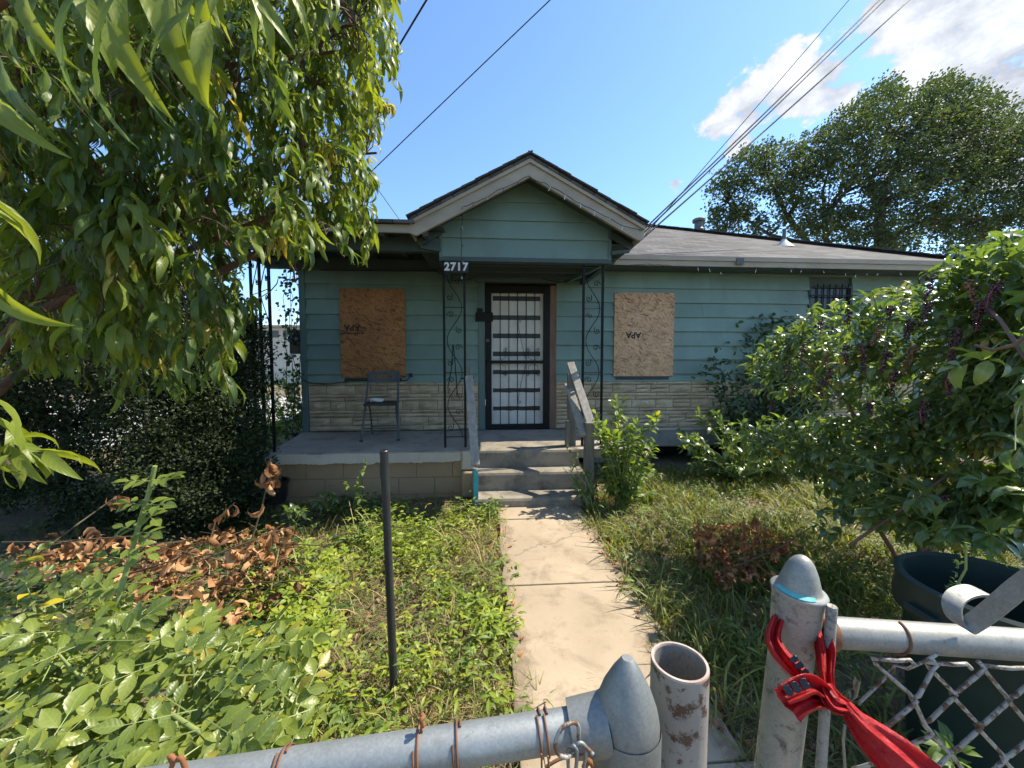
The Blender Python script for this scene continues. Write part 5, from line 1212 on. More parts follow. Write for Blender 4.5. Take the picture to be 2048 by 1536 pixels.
# single long leaves hanging close to the lens along the top and left edge
NL = [(175, -40, 185, 215, .46), (150, -30, 160, 130, .5), (245, -30, 262, 255, .44), (215, 40, 235, 225, .47), (300, 60, 330, 225, .5), (340, -20, 300, 200, .48), (380, 20, 330, 170, .46), (420, 40, 360, 185, .46), (440, -40, 430, 110, .5), (480, -40, 520, 90, .5), (520, -30, 545, 80, .52), (500, -40, 500, 100, .5),
      (110, -40, 100, 140, .52), (60, -30, 30, 120, .5), (20, 40, 60, 130, .55), (290, -40, 285, 120, .52), (0, 110, 95, 260, .42), (-25, 190, 25, 330, .42), (-15, 480, 35, 620, .42), (-30, 530, 12, 700, .42), (405, -30, 395, 70, .54), (560, -50, 575, 60, .56), (600, -40, 620, 40, .6), (230, -50, 200, 90, .5)]
NLV = Leaves(nearT)
for k, (x0, y0, x1, y1, d_) in enumerate(NL):
    a, b = unproject(float(x0), float(y0), d_), unproject(float(x1), float(y1), d_ * .97); d = b - a
    NLV.add(a[None], d + np.array([.25 * np.linalg.norm(d) * (1 if k % 2 else -1), 0, .25 * np.linalg.norm(d)]), np.array([[rng.uniform(-.8, .8), -1., .4]]), np.linalg.norm(d) * 1.12, [.45, .85, .6, .95][k % 4], k % 4)
branch_mesh(tw, 'twigs', M['twig'], tree, base, 4, 'stuff')
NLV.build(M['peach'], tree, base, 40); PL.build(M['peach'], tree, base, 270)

# ------------------------------------------------------------------ hedge shrubs, ivy, side shrub
def leaf_small(seed, W=.5, nl=2): return leaf_tmpl(nl, 2 if nl > 2 else 1, W, .5, .4, .2, 0, .05, .0, seed=seed)
hedgeT = [leaf_small(1, .55), leaf_small(2, .5), leaf_small(3, .6)]
def shrub(name, label, cat, base, blobs_, n, size, mat, T, stems=7, clump=26, group=None, stemmat='bark_grey', rlo=.0, part_n=0, cl_r=.09):
    base = np.array(base, float); root = empty(name, base); tag(root, label, cat, group); L = Leaves(T)
    vol = np.array([b[3] * b[4] * b[5] for b in blobs_]) ** .8; cnt = (vol / vol.sum() * n / clump).astype(int) + 1
    paths = []; tips = []
    for (x, y, z, rx, ry, rz), c in zip(blobs_, cnt):
        d = rand_dir(c); rr = rng.uniform(.35, 1, c) ** .5 * (1 + .16 * np.sin(d[:, 0] * 7 + d[:, 2] * 9 + x * 3) + .12 * np.sin(d[:, 1] * 13 - d[:, 2] * 11 + x * 5) + .22 * (rng.random(c) < .06)); C = np.array([x, y, z]) + d * rr[:, None] * np.array([rx, ry, rz])
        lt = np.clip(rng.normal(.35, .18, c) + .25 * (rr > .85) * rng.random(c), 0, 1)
        cl = cl_r * rng.uniform(.6, 1.3, c)
        for q in range(c):
            m_ = clump; dd = rand_dir(m_); P = C[q] + dd * (rng.random(m_) ** .4 * cl[q])[:, None]; P[:, 2] = np.maximum(P[:, 2], .03)
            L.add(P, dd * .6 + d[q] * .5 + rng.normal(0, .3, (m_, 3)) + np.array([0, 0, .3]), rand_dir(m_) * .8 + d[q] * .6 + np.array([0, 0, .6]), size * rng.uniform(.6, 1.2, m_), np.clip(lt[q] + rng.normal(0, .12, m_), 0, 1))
            if q % 4 == 0: tips.append(C[q])
    for k in range(stems):
        b = blobs_[k % len(blobs_)]; tip = np.array([b[0] + rng.uniform(-.5, .5) * b[3], b[1] + rng.uniform(-.5, .5) * b[4], b[2] + .3 * b[5]])
        st = np.array([base[0] + rng.uniform(-.15, .15), base[1] + rng.uniform(-.1, .1), -.03]); mid = st * .55 + tip * .45 + rng.normal(0, .08, 3); o_ = Vector(base)
        branch_mesh([([st, mid, tip], .022 * size / .03 if size < .06 else .02, .006)], 'stem', M[stemmat], root, base, 7)
    L.build(mat, root, base, part_n); return root
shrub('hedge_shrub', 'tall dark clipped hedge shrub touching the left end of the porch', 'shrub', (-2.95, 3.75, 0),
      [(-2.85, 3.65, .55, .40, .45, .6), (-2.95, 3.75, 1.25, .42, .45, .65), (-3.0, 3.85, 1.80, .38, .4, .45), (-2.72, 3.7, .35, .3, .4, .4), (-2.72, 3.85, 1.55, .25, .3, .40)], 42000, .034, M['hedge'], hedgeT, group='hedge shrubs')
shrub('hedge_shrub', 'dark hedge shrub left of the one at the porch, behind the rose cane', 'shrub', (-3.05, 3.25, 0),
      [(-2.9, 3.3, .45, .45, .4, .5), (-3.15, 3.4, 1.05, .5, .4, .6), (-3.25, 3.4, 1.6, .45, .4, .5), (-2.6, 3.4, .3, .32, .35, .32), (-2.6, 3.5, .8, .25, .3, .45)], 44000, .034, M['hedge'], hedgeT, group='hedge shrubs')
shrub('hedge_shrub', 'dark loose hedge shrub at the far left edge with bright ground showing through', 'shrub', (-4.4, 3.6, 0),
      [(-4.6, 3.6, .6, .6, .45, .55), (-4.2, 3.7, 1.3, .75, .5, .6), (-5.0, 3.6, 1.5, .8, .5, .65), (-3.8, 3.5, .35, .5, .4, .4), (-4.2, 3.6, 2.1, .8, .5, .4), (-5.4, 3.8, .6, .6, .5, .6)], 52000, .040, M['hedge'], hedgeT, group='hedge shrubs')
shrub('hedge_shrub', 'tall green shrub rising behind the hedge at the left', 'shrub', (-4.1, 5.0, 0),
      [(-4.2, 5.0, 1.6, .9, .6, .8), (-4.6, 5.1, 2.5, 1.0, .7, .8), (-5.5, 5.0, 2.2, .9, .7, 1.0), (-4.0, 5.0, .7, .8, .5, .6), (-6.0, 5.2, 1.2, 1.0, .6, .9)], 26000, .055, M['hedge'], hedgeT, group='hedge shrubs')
shrub('side_shrub', 'green shrub growing along the left side of the house beyond the porch', 'shrub', (-3.75, 6.6, 0),
      [(-3.75, 6.6, .55, .6, .6, .6), (-3.6, 6.0, .35, .4, .5, .4), (-4.2, 7.2, .75, .6, .6, .6)], 5000, .06, M['weed'], hedgeT)
shrub('side_shrub', 'dark shrub beyond the right end of the house behind the pokeweed', 'shrub', (8.2, 7.0, 0),
      [(8.0, 7.0, .8, 1.3, .7, .9), (8.8, 7.2, 1.6, 1.4, .7, .9), (9.8, 7.0, 1.0, 1.2, .8, 1.0), (7.6, 6.8, 1.4, .9, .6, .8)], 14000, .08, M['hedge'], hedgeT)
# ivy on the house corner
ivyT = [leaf_tmpl(3, 2, .75, .35, .5, .1, 0, .1, seed=i) for i in range(3)]
ib = hw(UL - .05, .02, -FLOOR); iv = empty('ivy', ib); tag(iv, 'dark ivy climbing the left corner of the house around the meter', 'vine'); IL = Leaves(ivyT); ipaths = []
for k in range(4):
    pts = []; u = UL - .03 - .05 * k
    for i in range(14): pts.append(np.array(hw(u + rng.normal(0, .02), .02 + .03 * (k % 2) + rng.normal(0, .015), -FLOOR + .1 + i * .2)))
    ipaths.append((pts, .007, .003))
    for p in pts[2:]:
        n = rng.integers(4, 9); D = rand_dir(n); D[:, 1] -= .5; IL.add(p + rng.normal(0, .05, (n, 3)), D + np.array([-.2, -.3, -.5]), np.tile(np.array([.0, -1., .3]), (n, 1)) + rng.normal(0, .3, (n, 3)), rng.uniform(.04, .07, n))
branch_mesh(ipaths, 'stem', M['bark_grey'], iv, ib, 5); IL.build(M['vine'], iv, ib, 150)

# ------------------------------------------------------------------ far tree behind the roof
farT = [leaf_tmpl(2, 1, .7, .5, .3, .25, 0, .1, seed=i) for i in range(3)]
tb = np.array([17.6, 18.0, 0.]); ft = empty('shade_tree', tb); tag(ft, 'large dark green shade tree behind the right end of the roof', 'tree')
fpoly = [(1415, 395), (1450, 330), (1500, 300), (1545, 290), (1600, 290), (1630, 275), (1670, 240), (1715, 205), (1780, 165), (1830, 190), (1870, 150), (1905, 165), (1930, 170), (1960, 185), (2000, 195), (2030, 230), (2100, 240), (2150, 500), (1900, 515), (1700, 500), (1520, 470), (1420, 470)]
holes = [(1530, 425, 35, 32), (1640, 385, 32, 30), (1590, 440, 22, 22), (1700, 400, 26, 24), (1560, 470, 20, 14), (1800, 470, 20, 16), (1860, 490, 40, 16), (1760, 360, 14, 14), (1900, 420, 16, 12), (2010, 480, 50, 30)]
def T_(x, y, Y=18.0): return unproject(float(x), float(y), float(Y))
trunks = [[(1790, 800), (1762, 520), (1758, 440), (1768, 380), (1800, 310), (1850, 230)], [(1780, 700), (1620, 490), (1575, 435), (1555, 390), (1530, 340)], [(1700, 560), (1652, 480), (1650, 430), (1645, 385), (1660, 330)],
          [(1650, 430), (1690, 385), (1730, 365), (1780, 330)], [(1760, 480), (1850, 440), (1920, 390), (1980, 330)], [(1758, 440), (1745, 370), (1720, 320), (1700, 270)], [(1770, 400), (1830, 380), (1900, 300), (1930, 230)], [(1575, 435), (1600, 395), (1615, 340)], [(1620, 490), (1540, 470), (1480, 430), (1450, 400)], [(1850, 440), (1960, 440), (2060, 420)]]
fnodes = []
for k, tr in enumerate(trunks):
    pts = [T_(x, y, 18 + (k % 3 - 1) * .7) for x, y in tr]
    if k == 0: pts = [tb - [0, 0, .2]] + pts[1:]
    if k == 1: pts = [tb + [0, 0, 2.0]] + pts[1:]
    if k == 2: pts = [tb + [0, 0, 3.0]] + pts[1:]
    branch_mesh([(pts, .30 if k == 0 else .16 if k < 3 else .10, .03)], 'trunk' if k == 0 else 'branch', M['bark_grey'], ft, tb, 9)
    for i in range(len(pts) - 1):
        for q in range(6): fnodes.append(pts[i] * (1 - q / 6) + pts[i + 1] * q / 6)
fnodes = np.array(fnodes); FL = Leaves(farT); ftw = []
px = rng.uniform(1400, 2160, 6000); py = rng.uniform(140, 520, 6000); ok = in_poly(px + rng.normal(0, 7, 6000), py + rng.normal(0, 7, 6000), fpoly)
for hx, hy, ax_, ay_ in holes: ok &= (((px - hx) / ax_) ** 2 + ((py - hy) / ay_) ** 2 > 1) | (rng.random(6000) < .18)
px, py = px[ok][:2000], py[ok][:2000]
yb = np.array([18.0]); wdt = np.clip(1 - np.abs(px - 1800) / 500, .15, 1) * 3.2; dep = 18 + rng.uniform(-1, 1, len(px)) * wdt
for i in range(len(px)):
    c = unproject(px[i], py[i], dep[i]); m_ = 34; dd = rand_dir(m_); lt = np.clip(rng.normal(.35, .2), 0, 1); sc = rng.uniform(.28, .5)
    wind = np.array([.45, 0, .35]); P = c + dd * (rng.random(m_) ** .5 * sc)[:, None] * np.array([1.1, 1.1, .8]) + wind * (rng.random(m_) * sc * .6)[:, None]
    FL.add(P, dd * .5 + wind * 1.2 + rng.normal(0, .3, (m_, 3)), rand_dir(m_) + np.array([0, 0, .8]), rng.uniform(.09, .17, m_), np.clip(lt + rng.normal(0, .15, m_), 0, 1))
    if i % 2 == 0:
        j = np.argmin(np.linalg.norm(fnodes - c, axis=1)); ftw.append((bez(fnodes[j], c, .1, 3, .06), .03, .008))
branch_mesh(ftw, 'twigs', M['bark_grey'], ft, tb, 4, 'stuff'); FL.build(M['far_leaf'], ft, tb, 0, stuff='crown')

# ------------------------------------------------------------------ pokeweed on the right
pokeT = [leaf_tmpl(6, 2, .40, .40, .8, .14, .1, .10, .2, seed=11), leaf_tmpl(6, 2, .44, .42, 1.2, .18, -.2, .12, .3, seed=12), leaf_tmpl(6, 2, .38, .38, .5, .12, .25, .14, .4, seed=13), leaf_tmpl(6, 2, .42, .40, 1.6, .20, 0, .10, .2, seed=14)]
kb = np.array([2.75, 2.45, 0.]); pk_ = empty('pokeweed_bush', kb); tag(pk_, 'big sprawling pokeweed bush with dark berry clusters on the right', 'bush')
KL = Leaves(pokeT); upper = [(1485, 730), (1530, 690), (1570, 650), (1640, 610), (1700, 600), (1750, 575), (1820, 560), (1880, 520), (1920, 490), (1990, 470), (2120, 455), (2120, 880), (1900, 890), (1760, 850), (1690, 800), (1600, 800), (1540, 800), (1500, 790)]
lower = [(1480, 860), (1540, 850), (1620, 860), (1700, 840), (1800, 830), (2120, 830), (2120, 1110), (1960, 1100), (1850, 1100), (1760, 1060), (1700, 1010), (1620, 960), (1560, 920)]
ktw = []; kst = []
mains = [np.array(p) for p in ((2.45, 2.6, 1.35), (2.2, 3.0, 1.5), (2.9, 2.4, 1.6), (3.0, 2.7, 1.7), (2.4, 2.2, .9), (2.1, 2.7, .7), (3.2, 2.2, 1.4), (2.6, 3.2, 1.2), (2.55, 1.9, 1.2), (2.4, 1.75, 1.5), (2.3, 1.9, .6))]
knodes = []
for p in mains:
    st = kb + np.array([rng.uniform(-.15, .15), rng.uniform(-.15, .15), -.02]); mid = st * .4 + p * .6 + np.array([.08, 0, .12]); pts = bez(st, mid, .0, 4, .02)[:-1] + bez(mid, p, .05, 4, .015)
    branch_mesh([(pts, .016, .007)], 'stem', M['stem_poke'], pk_, kb, 8); knodes += pts[3:]
knodes = np.array(knodes)
def pdep(x): return np.interp(x, [1480, 1600, 1750, 1900, 2048], [3.5, 3.1, 2.55, 2.05, 1.75])
def poke_cl(x, y, d_, n, L, rnd=None, reach=.16, drop=.2):
    tip = unproject(float(x), float(y), float(d_)); tip[2] = max(tip[2], .08); j = np.argmin(np.linalg.norm(knodes - tip, axis=1)); p = bez(knodes[j], tip, .06, 5, .012); ktw.append((p, .0045, .002))
    d = p[-1] - p[-2]; d = d / np.linalg.norm(d) + np.array([0, 0, .25]) + rng.normal(0, .25, 3); whorl(KL, tip, d, n, L, reach, 1.0, drop, rnd); return tip
for pol, N in ((upper, 720), (lower, 560)):
    qx = rng.uniform(1470, 2120, 7000); qy = rng.uniform(450, 1110, 7000); ok = in_poly(qx, qy, pol); qx, qy = qx[ok][:N], qy[ok][:N]
    for x, y in zip(qx, qy):
        d_ = pdep(x) * rng.uniform(.84, 1.14); lt = np.clip(rng.normal(.42 if y < 800 else .35, .2), 0, 1); poke_cl(x, y, d_, rng.integers(7, 11), rng.uniform(.070, .105), lt)
for x, y, d_, n, L, r_ in ((1545, 660, 2.9, 8, .09, .8), (1590, 700, 2.8, 8, .09, .9), (1500, 735, 3.1, 8, .09, .95), (1560, 690, 3.0, 8, .09, .8), (1490, 860, 2.6, 8, .10, .9), (1560, 840, 2.5, 8, .10, .85), (1620, 830, 2.4, 8, .11, .8), (1990, 480, 1.9, 8, .10, .8), (1930, 520, 2.0, 8, .10, .8),
                           (1960, 720, 1.45, 5, .12, .97), (1880, 740, 1.6, 5, .12, .97), (2040, 660, 1.35, 6, .12, .4), (2060, 800, 1.3, 7, .12, .4), (2030, 900, 1.35, 7, .12, .3), (2050, 980, 1.35, 7, .12, .3), (1960, 960, 1.5, 7, .11, .35), (1830, 1000, 1.7, 8, .11, .4), (1760, 1010, 1.9, 8, .11, .4), (2020, 540, 1.6, 7, .12, .4), (2060, 580, 1.4, 7, .12, .4), (1900, 1060, 1.5, 8, .11, .4), (1980, 1070, 1.4, 8, .11, .35), (2040, 1060, 1.35, 8, .11, .35), (1850, 1060, 1.6, 8, .11, .4)):
    poke_cl(x, y, d_, n, L, r_)
for x, y in ((1490, 880), (1520, 870), (1550, 890), (1580, 900), (1600, 870), (1510, 910), (1560, 920), (1620, 930), (1530, 895), (1640, 890), (1660, 950), (1590, 860), (1500, 865), (1630, 855), (1570, 850), (1680, 900), (1610, 945), (1540, 860)):
    for q in range(2): poke_cl(x + rng.uniform(-15, 15), y + rng.uniform(-12, 12), rng.uniform(2.5, 3.1), 9, .09, np.clip(rng.normal(.55, .2), 0, 1))
for q in range(34): poke_cl(rng.uniform(1640, 1810), rng.uniform(900, 1075), rng.uniform(1.95, 2.5), 9, .095, np.clip(rng.normal(.5, .2), 0, 1))
# arching bare stem at the right edge
for pts in ([(2090, 640, 1.3), (2030, 690, 1.35), (1985, 700, 1.4), (1950, 690, 1.45)], [(2080, 760, 1.3), (2000, 640, 1.5), (1960, 600, 1.7)], [(1700, 1090, 2.0), (1830, 1000, 1.9), (1960, 900, 1.9)]):
    kst.append(([unproject(float(a), float(b), float(c)) for a, b, c in pts], .008, .005))
for ps in kst: branch_mesh([ps], 'stem', M['stem_poke'], pk_, kb, 8)
branch_mesh(ktw, 'twigs', M['stem_green'], pk_, kb, 4, 'stuff'); KL.build(M['poke'], pk_, kb, 300)
ico = bmesh.new(); bmesh.ops.create_icosphere(ico, subdivisions=1, radius=1); ico_v = [v.co.copy() for v in ico.verts]; ico_f = [tuple(v.index for v in f.verts) for f in ico.faces]; ico.free()
for k, (x, y, L) in enumerate(((1725, 690, .16), (1775, 700, .13), (1830, 690, .15), (1915, 655, .19), (1790, 740, .13), (1665, 735, .13), (1640, 760, .12), (1700, 620, .10), (1860, 600, .12), (1960, 600, .13), (1590, 770, .10), (1548, 800, .10), (1780, 610, .08), (1640, 640, .08), (1940, 560, .10), (1850, 800, .12), (1740, 800, .10), (1690, 690, .12), (1900, 740, .12), (1610, 690, .09), (1660, 700, .11), (1820, 640, .11), (2000, 560, .12), (1575, 730, .09), (1760, 650, .12), (1870, 560, .09), (1520, 900, .07), (1890, 990, .10))):
    st = Vector(unproject(float(x), float(y), float(pdep(x) * .84))); mb = MB(); hang = Vector((rng.uniform(-.35, .1), rng.uniform(-.2, .2), -1)).normalized(); ripe = rng.random() < .8; nb = int(L / .0032)
    stalk = [Vector((0, 0, 0)), hang * L * .5 + Vector((rng.uniform(-.02, .02), 0, 0)), hang * L]; mb2 = MB().tube(stalk, .0022, 5)
    for i in range(nb):
        t = .08 + .92 * i / nb; c = hang * L * t + Vector(rand_dir(1)[0]) * .015 * (1.15 - .6 * t); r_ =   .0068 * (1.2 - .5 * t) * rng.uniform(.8, 1.1); n0 = len(mb.v)
        mb.v += [tuple(c + v * r_) for v in ico_v]; mb.f += [tuple(n0 + q for q in f) for f in ico_f]
    o = mb2.build('berry_cluster', rough_mat('berry_stalk', (.22, .03, .06), (.30, .05, .09), 20, .4, .1) if 'berry_stalk' not in bpy.data.materials else bpy.data.materials['berry_stalk'], pk_); o.location = st - Vector(kb)
    mb.build('berries', M['berry'] if ripe else M['berry_green'], o, smooth=180)['kind'] = 'stuff'
# ------------------------------------------------------------------ weeds by the steps and the wall
weedT = [leaf_tmpl(4, 2, .42, .38, .7, .15, .1, .12, .1, seed=21), leaf_tmpl(4, 2, .5, .4, 1.1, .15, -.15, .12, .2, seed=22), leaf_tmpl(4, 2, .36, .4, .4, .12, .1, .1, .2, seed=23)]
def weed_plant(name, label, base, tips, n, L, mat, cat='weed', parts=0, stem='stem_green', reach=.3, rnd=None, group=None, T=None, drop=.15, spread=.9):
    base = np.array(base, float); root = empty(name, base); tag(root, label, cat, group); W = Leaves(T or weedT)
    for tip in tips:
        tip = np.asarray(tip, float); p = bez(base + np.array([rng.uniform(-.04, .04), rng.uniform(-.04, .04), 0]), tip, .05, 6, .012)
        branch_mesh([(p, .006, .003)], 'stem', M[stem], root, base, 6); d = p[-1] - p[-3]
        whorl(W, tip, d, n, L, min(reach, np.linalg.norm(tip - base) * .8), spread, drop, rnd)
    W.build(mat, root, base, parts); return root
def U(x, y, d): return unproject(float(x), float(y), float(d))
def G0(x, y): p = on_ground(x, y, .0); return (p.x, p.y, 0)
rs = random.Random(31)
tips = [U(rs.uniform(1188, 1312), rs.uniform(825, 990), rs.uniform(3.55, 4.05)) for _ in range(64)] + [U(1232, 800, 4.0), U(1290, 850, 3.9), U(1205, 850, 3.8), U(1255, 840, 3.8)]
weed_plant('leafy_weed', 'bright leafy weed growing up beside the right handrail post', (tips[0][0] * 0 + U(1245, 1010, 3.75)[0], 3.75, 0), tips, 14, .11, M['weed'], parts=300, reach=.3)
tips = [U(rs.uniform(1122, 1195), rs.uniform(890, 1000), rs.uniform(3.6, 3.72)) for _ in range(14)]
weed_plant('leafy_weed', 'dark leafy weed spilling over the steps in front of the right handrail', (U(1182, 1010, 3.66)[0], 3.66, 0), tips, 10, .07, M['poke'], parts=140, reach=.25)
tips = [U(rs.uniform(1225, 1250), rs.uniform(790, 830), 4.5) for _ in range(4)]
weed_plant('leafy_weed', 'shaded leafy weed against the stone veneer behind the bright weed', (U(1235, 900, 4.5)[0], 4.5, 0), tips, 12, .11, M['poke'], parts=48, reach=.3)
tips = [U(rs.uniform(1340, 1680), rs.uniform(820, 945), rs.uniform(4.3, 5.1)) for _ in range(80)]
weed_plant('leafy_weed', 'dark broad leaved weeds at the foot of the right wall', (U(1480, 900, 4.7)[0], 4.7, 0), tips, 12, .12, M['poke'], parts=300, reach=.35)
# vine on the wall
vb = np.array(hw(hu(1500, .1, 900), .12, -FLOOR)); vn = empty('wall_vine', vb); tag(vn, 'dark vine climbing the teal wall beside the pokeweed', 'vine'); VL = Leaves(weedT); vp = []
for (x0, y0, x1, y1, v) in ((1500, 930, 1560, 660, .06), (1490, 930, 1500, 690, .07), (1480, 930, 1425, 730, .15), (1520, 930, 1600, 670, .08), (1540, 930, 1530, 650, .06), (1560, 930, 1640, 700, .2), (1510, 930, 1470, 800, .3), (1530, 930, 1590, 760, .3), (1500, 930, 1555, 800, .35), (1580, 940, 1610, 720, .12), (1620, 940, 1650, 740, .15), (1560, 940, 1575, 700, .1), (1470, 940, 1450, 830, .3)):
    pts = [np.array(hv(x0 + (x1 - x0) * t + rs.uniform(-6, 6), y0 + (y1 - y0) * t, v)) for t in np.linspace(0, 1, 9)]; vp.append((pts, .006, .003))
    for p in pts[1:]:
        n = 30; D = rand_dir(n); D[:, 1] -= .6; VL.add(p + rng.normal(0, .11, (n, 3)) * np.array([1, .5, 1]) + np.array([0, -.03, 0]), D + np.array([0, -.2, -.1]), np.tile(np.array([0, -.8, .5]), (n, 1)) + rng.normal(0, .35, (n, 3)), rng.uniform(.07, .12, n))
branch_mesh(vp, 'stem', M['stem_green'], vn, vb, 5); VL.build(M['vine'], vn, vb, 300)
weed_plant('sprout', 'small bright sprout with yellow tip standing before the block wall', G0(718, 1030), [U(732, 925, 3.2), U(716, 965, 3.2), U(722, 990, 3.2), U(690, 965, 3.2)], 7, .075, M['weed'], parts=28, reach=.25, rnd=.7)
weed_plant('sprout', 'small leafy sprout at the left foot of the steps', G0(985, 1042), [U(985, 1002, 3.35), U(972, 1012, 3.35), U(998, 1010, 3.35)], 9, .075, M['weed'], parts=27, reach=.16, rnd=.5)
weed_plant('sprout', 'broad leaved sprout against the block wall left of the black pole', G0(650, 1025), [U(650, 990, 3.4), U(640, 1000, 3.4), U(668, 1000, 3.4)], 7, .10, M['poke'], parts=21, reach=.16)
weed_plant('sprout', 'low dark sprout between the rose cane and the porch blocks', G0(590, 1060), [U(590, 1012, 3.0), U(570, 1020, 3.0), U(612, 1022, 3.0)], 9, .085, M['poke'], parts=27, reach=.16)
weed_plant('sprout', 'lobed green weed below the chain link in front of the bin', (U(1900, 1500, 1.05)[0], 1.05, 0), [U(1880, 1490, 1.0), U(1920, 1500, 1.0), U(1850, 1510, 1.0), U(1900, 1470, 1.05)], 8, .07, M['weed'], parts=32, reach=.12)
wt0 = U(1935, 1180, 1.25)
weed_plant('sprout', 'thin upright weed stalk rising out of the trash bin', (wt0[0], wt0[1], .05), [U(1932, 1085, 1.25)], 40, .022, M['weed'], parts=40, reach=.2)

# ------------------------------------------------------------------ rose bush, bottom left
roseT = [leaf_tmpl(5, 2, .56, .48, .3, .16, 0, .08, .1, seed=31), leaf_tmpl(5, 2, .60, .46, .5, .20, .1, .08, .1, seed=32), leaf_tmpl(5, 2, .52, .50, .15, .12, -.1, .10, .15, seed=33)]
def compound(L, p, d, u, size, n=5, rnd=.5):   # rachis with paired leaflets and one at the tip
    d = d / np.linalg.norm(d); u = u - d * np.dot(u, d); u = u / np.linalg.norm(u); s = np.cross(u, d); pairs = (n - 1) // 2; Ls = size * 1.0; P = []; D = []
    for k in range(pairs):
        c = p + d * size * (.35 + .62 * k)
        for sg in (-1, 1): P.append(c); D.append(d * .55 + s * sg + rng.normal(0, .1, 3))
    P.append(p + d * size * (.35 + .62 * pairs - .25)); D.append(d + rng.normal(0, .1, 3)); P = np.array(P); D = np.array(D)
    L.add(P, D, np.tile(u, (len(P), 1)) + rng.normal(0, .18, (len(P), 3)), size * rng.uniform(.8, 1.1, len(P)) * np.where(np.arange(len(P)) == len(P) - 1, 1.15, 1), np.clip(rnd + rng.normal(0, .1, len(P)), 0, 1))
    return p + d * size * (.35 + .62 * pairs)
rb = np.array([-.95, 1.0, 0.]); rose = empty('rose_bush', rb); tag(rose, 'sprawling rose bush with oval green leaflets filling the bottom left corner', 'bush'); RL = Leaves(roseT); YL = Leaves(roseT); rst = []; rach = []
rpoly = [(-60, 1130), (60, 1110), (140, 1150), (230, 1190), (330, 1230), (430, 1260), (520, 1255), (600, 1300), (640, 1400), (620, 1500), (640, 1620), (-60, 1650)]
qx = rng.uniform(-60, 640, 3000); qy = rng.uniform(1110, 1650, 3000); ok = in_poly(qx, qy, rpoly); qx, qy = qx[ok][:470], qy[ok][:470]
for i in range(len(qx)):
    Y = np.interp(qy[i], [1110, 1300, 1536, 1650], [1.5, 1.08, .80, .66]) * rng.uniform(.90, 1.24); p = unproject(qx[i], qy[i], Y); d = rand_dir(1, -.1, .5)[0]; d[1] -= .15
    e = compound(RL, p, d, np.array([rng.normal(.1, .55), -.3 + rng.normal(0, .5), 1.]), rng.uniform(.036, .060) , 5 if rng.random() < .7 else 7, np.clip(rng.normal(.45, .2), 0, 1)); rach.append(([p - d * .03, e], .0016, .001))
    if i % 12 == 0: rst.append((bez(rb + np.array([rng.uniform(-.1, .1), rng.uniform(-.1, .1), -.02]), p, .08, 6, .012), .006, .003))
for x, y in ((90, 1150), (35, 1230), (130, 1230), (60, 1280), (40, 1480), (15, 1475), (170, 1260), (100, 1290), (525, 1300), (30, 1460), (320, 1300)):
    p = unproject(float(x), float(y) - 30, np.interp(y, [1110, 1536], [1.42, .85])); YL.add(p[None], rand_dir(1, -.3, .3), np.array([[0, -.3, 1.]]), .06)
for pts in rst: branch_mesh([pts], 'stem', M['stem_green'], rose, rb, 7)
thick = [U(435, 1620, .74), U(420, 1500, .80), U(405, 1470, .83), U(360, 1440, .86), U(330, 1420, .9)]; branch_mesh([(thick, .0075, .005)], 'stem', M['stem_green'], rose, rb, 9)
branch_mesh(rach, 'leaf_stalks', M['stem_green'], rose, rb, 4, 'stuff'); RL.build(M['rose'], rose, rb, 300, 'leaflet'); YL.build(M['yellow'], rose, rb, 20, 'yellow_leaflet')
# tall cut cane
cb = U(195, 1330, 1.18); cb[2] = 0; cane = empty('rose_cane', cb); tag(cane, 'tall cut rose cane with a few leaf sprays standing above the dead leaves', 'plant'); CL = Leaves(roseT)
cp = [np.array([cb[0], cb[1], -.02]), U(205, 1300, 1.2), U(245, 1170, 1.24), U(275, 1060, 1.27), U(298, 985, 1.28), U(310, 932, 1.28)]; branch_mesh([(cp, .0085, .0068)], 'stem', M['stem_green'], cane, cb, 10); rach = []
for (x, y, dx, dz) in ((303, 960, 1, .05), (303, 962, -1, .1), (292, 1010, -1, .1), (292, 1008, 1, .0), (288, 1022, .4, -.1), (275, 1060, -1, .1), (275, 1065, 1, .1), (268, 1090, .5, -.2), (240, 1170, 1, .1), (245, 1180, -1, .2), (230, 1200, .7, .2), (300, 975, .6, .25), (255, 1120, -.8, .2)):
    p = U(x, y, 1.26); d = np.array([dx, rng.uniform(-.6, .2), dz]); e = compound(CL, p, d, np.array([0, -.35, 1.]), rng.uniform(.042, .052), 5, .45); rach.append(([p, e], .0016, .001))
branch_mesh(rach, 'leaf_stalks', M['stem_green'], cane, cb, 4, 'stuff'); CL.build(M['rose'], cane, cb, 120, 'leaflet')
# ------------------------------------------------------------------ yellow-green vine in the middle of the left yard
lb_ = np.array(G0(660, 1240)); lv = empty('yellow_green_vine', lb_); tag(lv, 'patch of yellow green vine leaves between dead leaves and black pole', 'vine'); LL = Leaves(roseT); lp = []
lpoly = [(600, 1090), (660, 1080), (700, 1100), (690, 1180), (660, 1230), (690, 1290), (660, 1320), (600, 1260), (560, 1235), (570, 1200), (600, 1160)]
qx = rng.uniform(550, 705, 900); qy = rng.uniform(1075, 1325, 900); ok = in_poly(qx, qy, lpoly); qx, qy = qx[ok][:120], qy[ok][:120]
for x, y in zip(qx, qy):
    g = on_ground(x, y + 45, 0.); p = np.array(unproject(x, y, g.y)); compound(LL, p, rand_dir(1, 0, .4)[0], np.array([0, -.4, 1.]), rng.uniform(.034, .045), 5, rng.random())
    if rng.random() < .2: lp.append((bez(lb_ + rng.normal(0, .05, 3) * [1, 1, 0], p, .05, 5, .01), .004, .002))
for s_ in lp: branch_mesh([s_], 'stem', M['stem_green'], lv, lb_, 6)
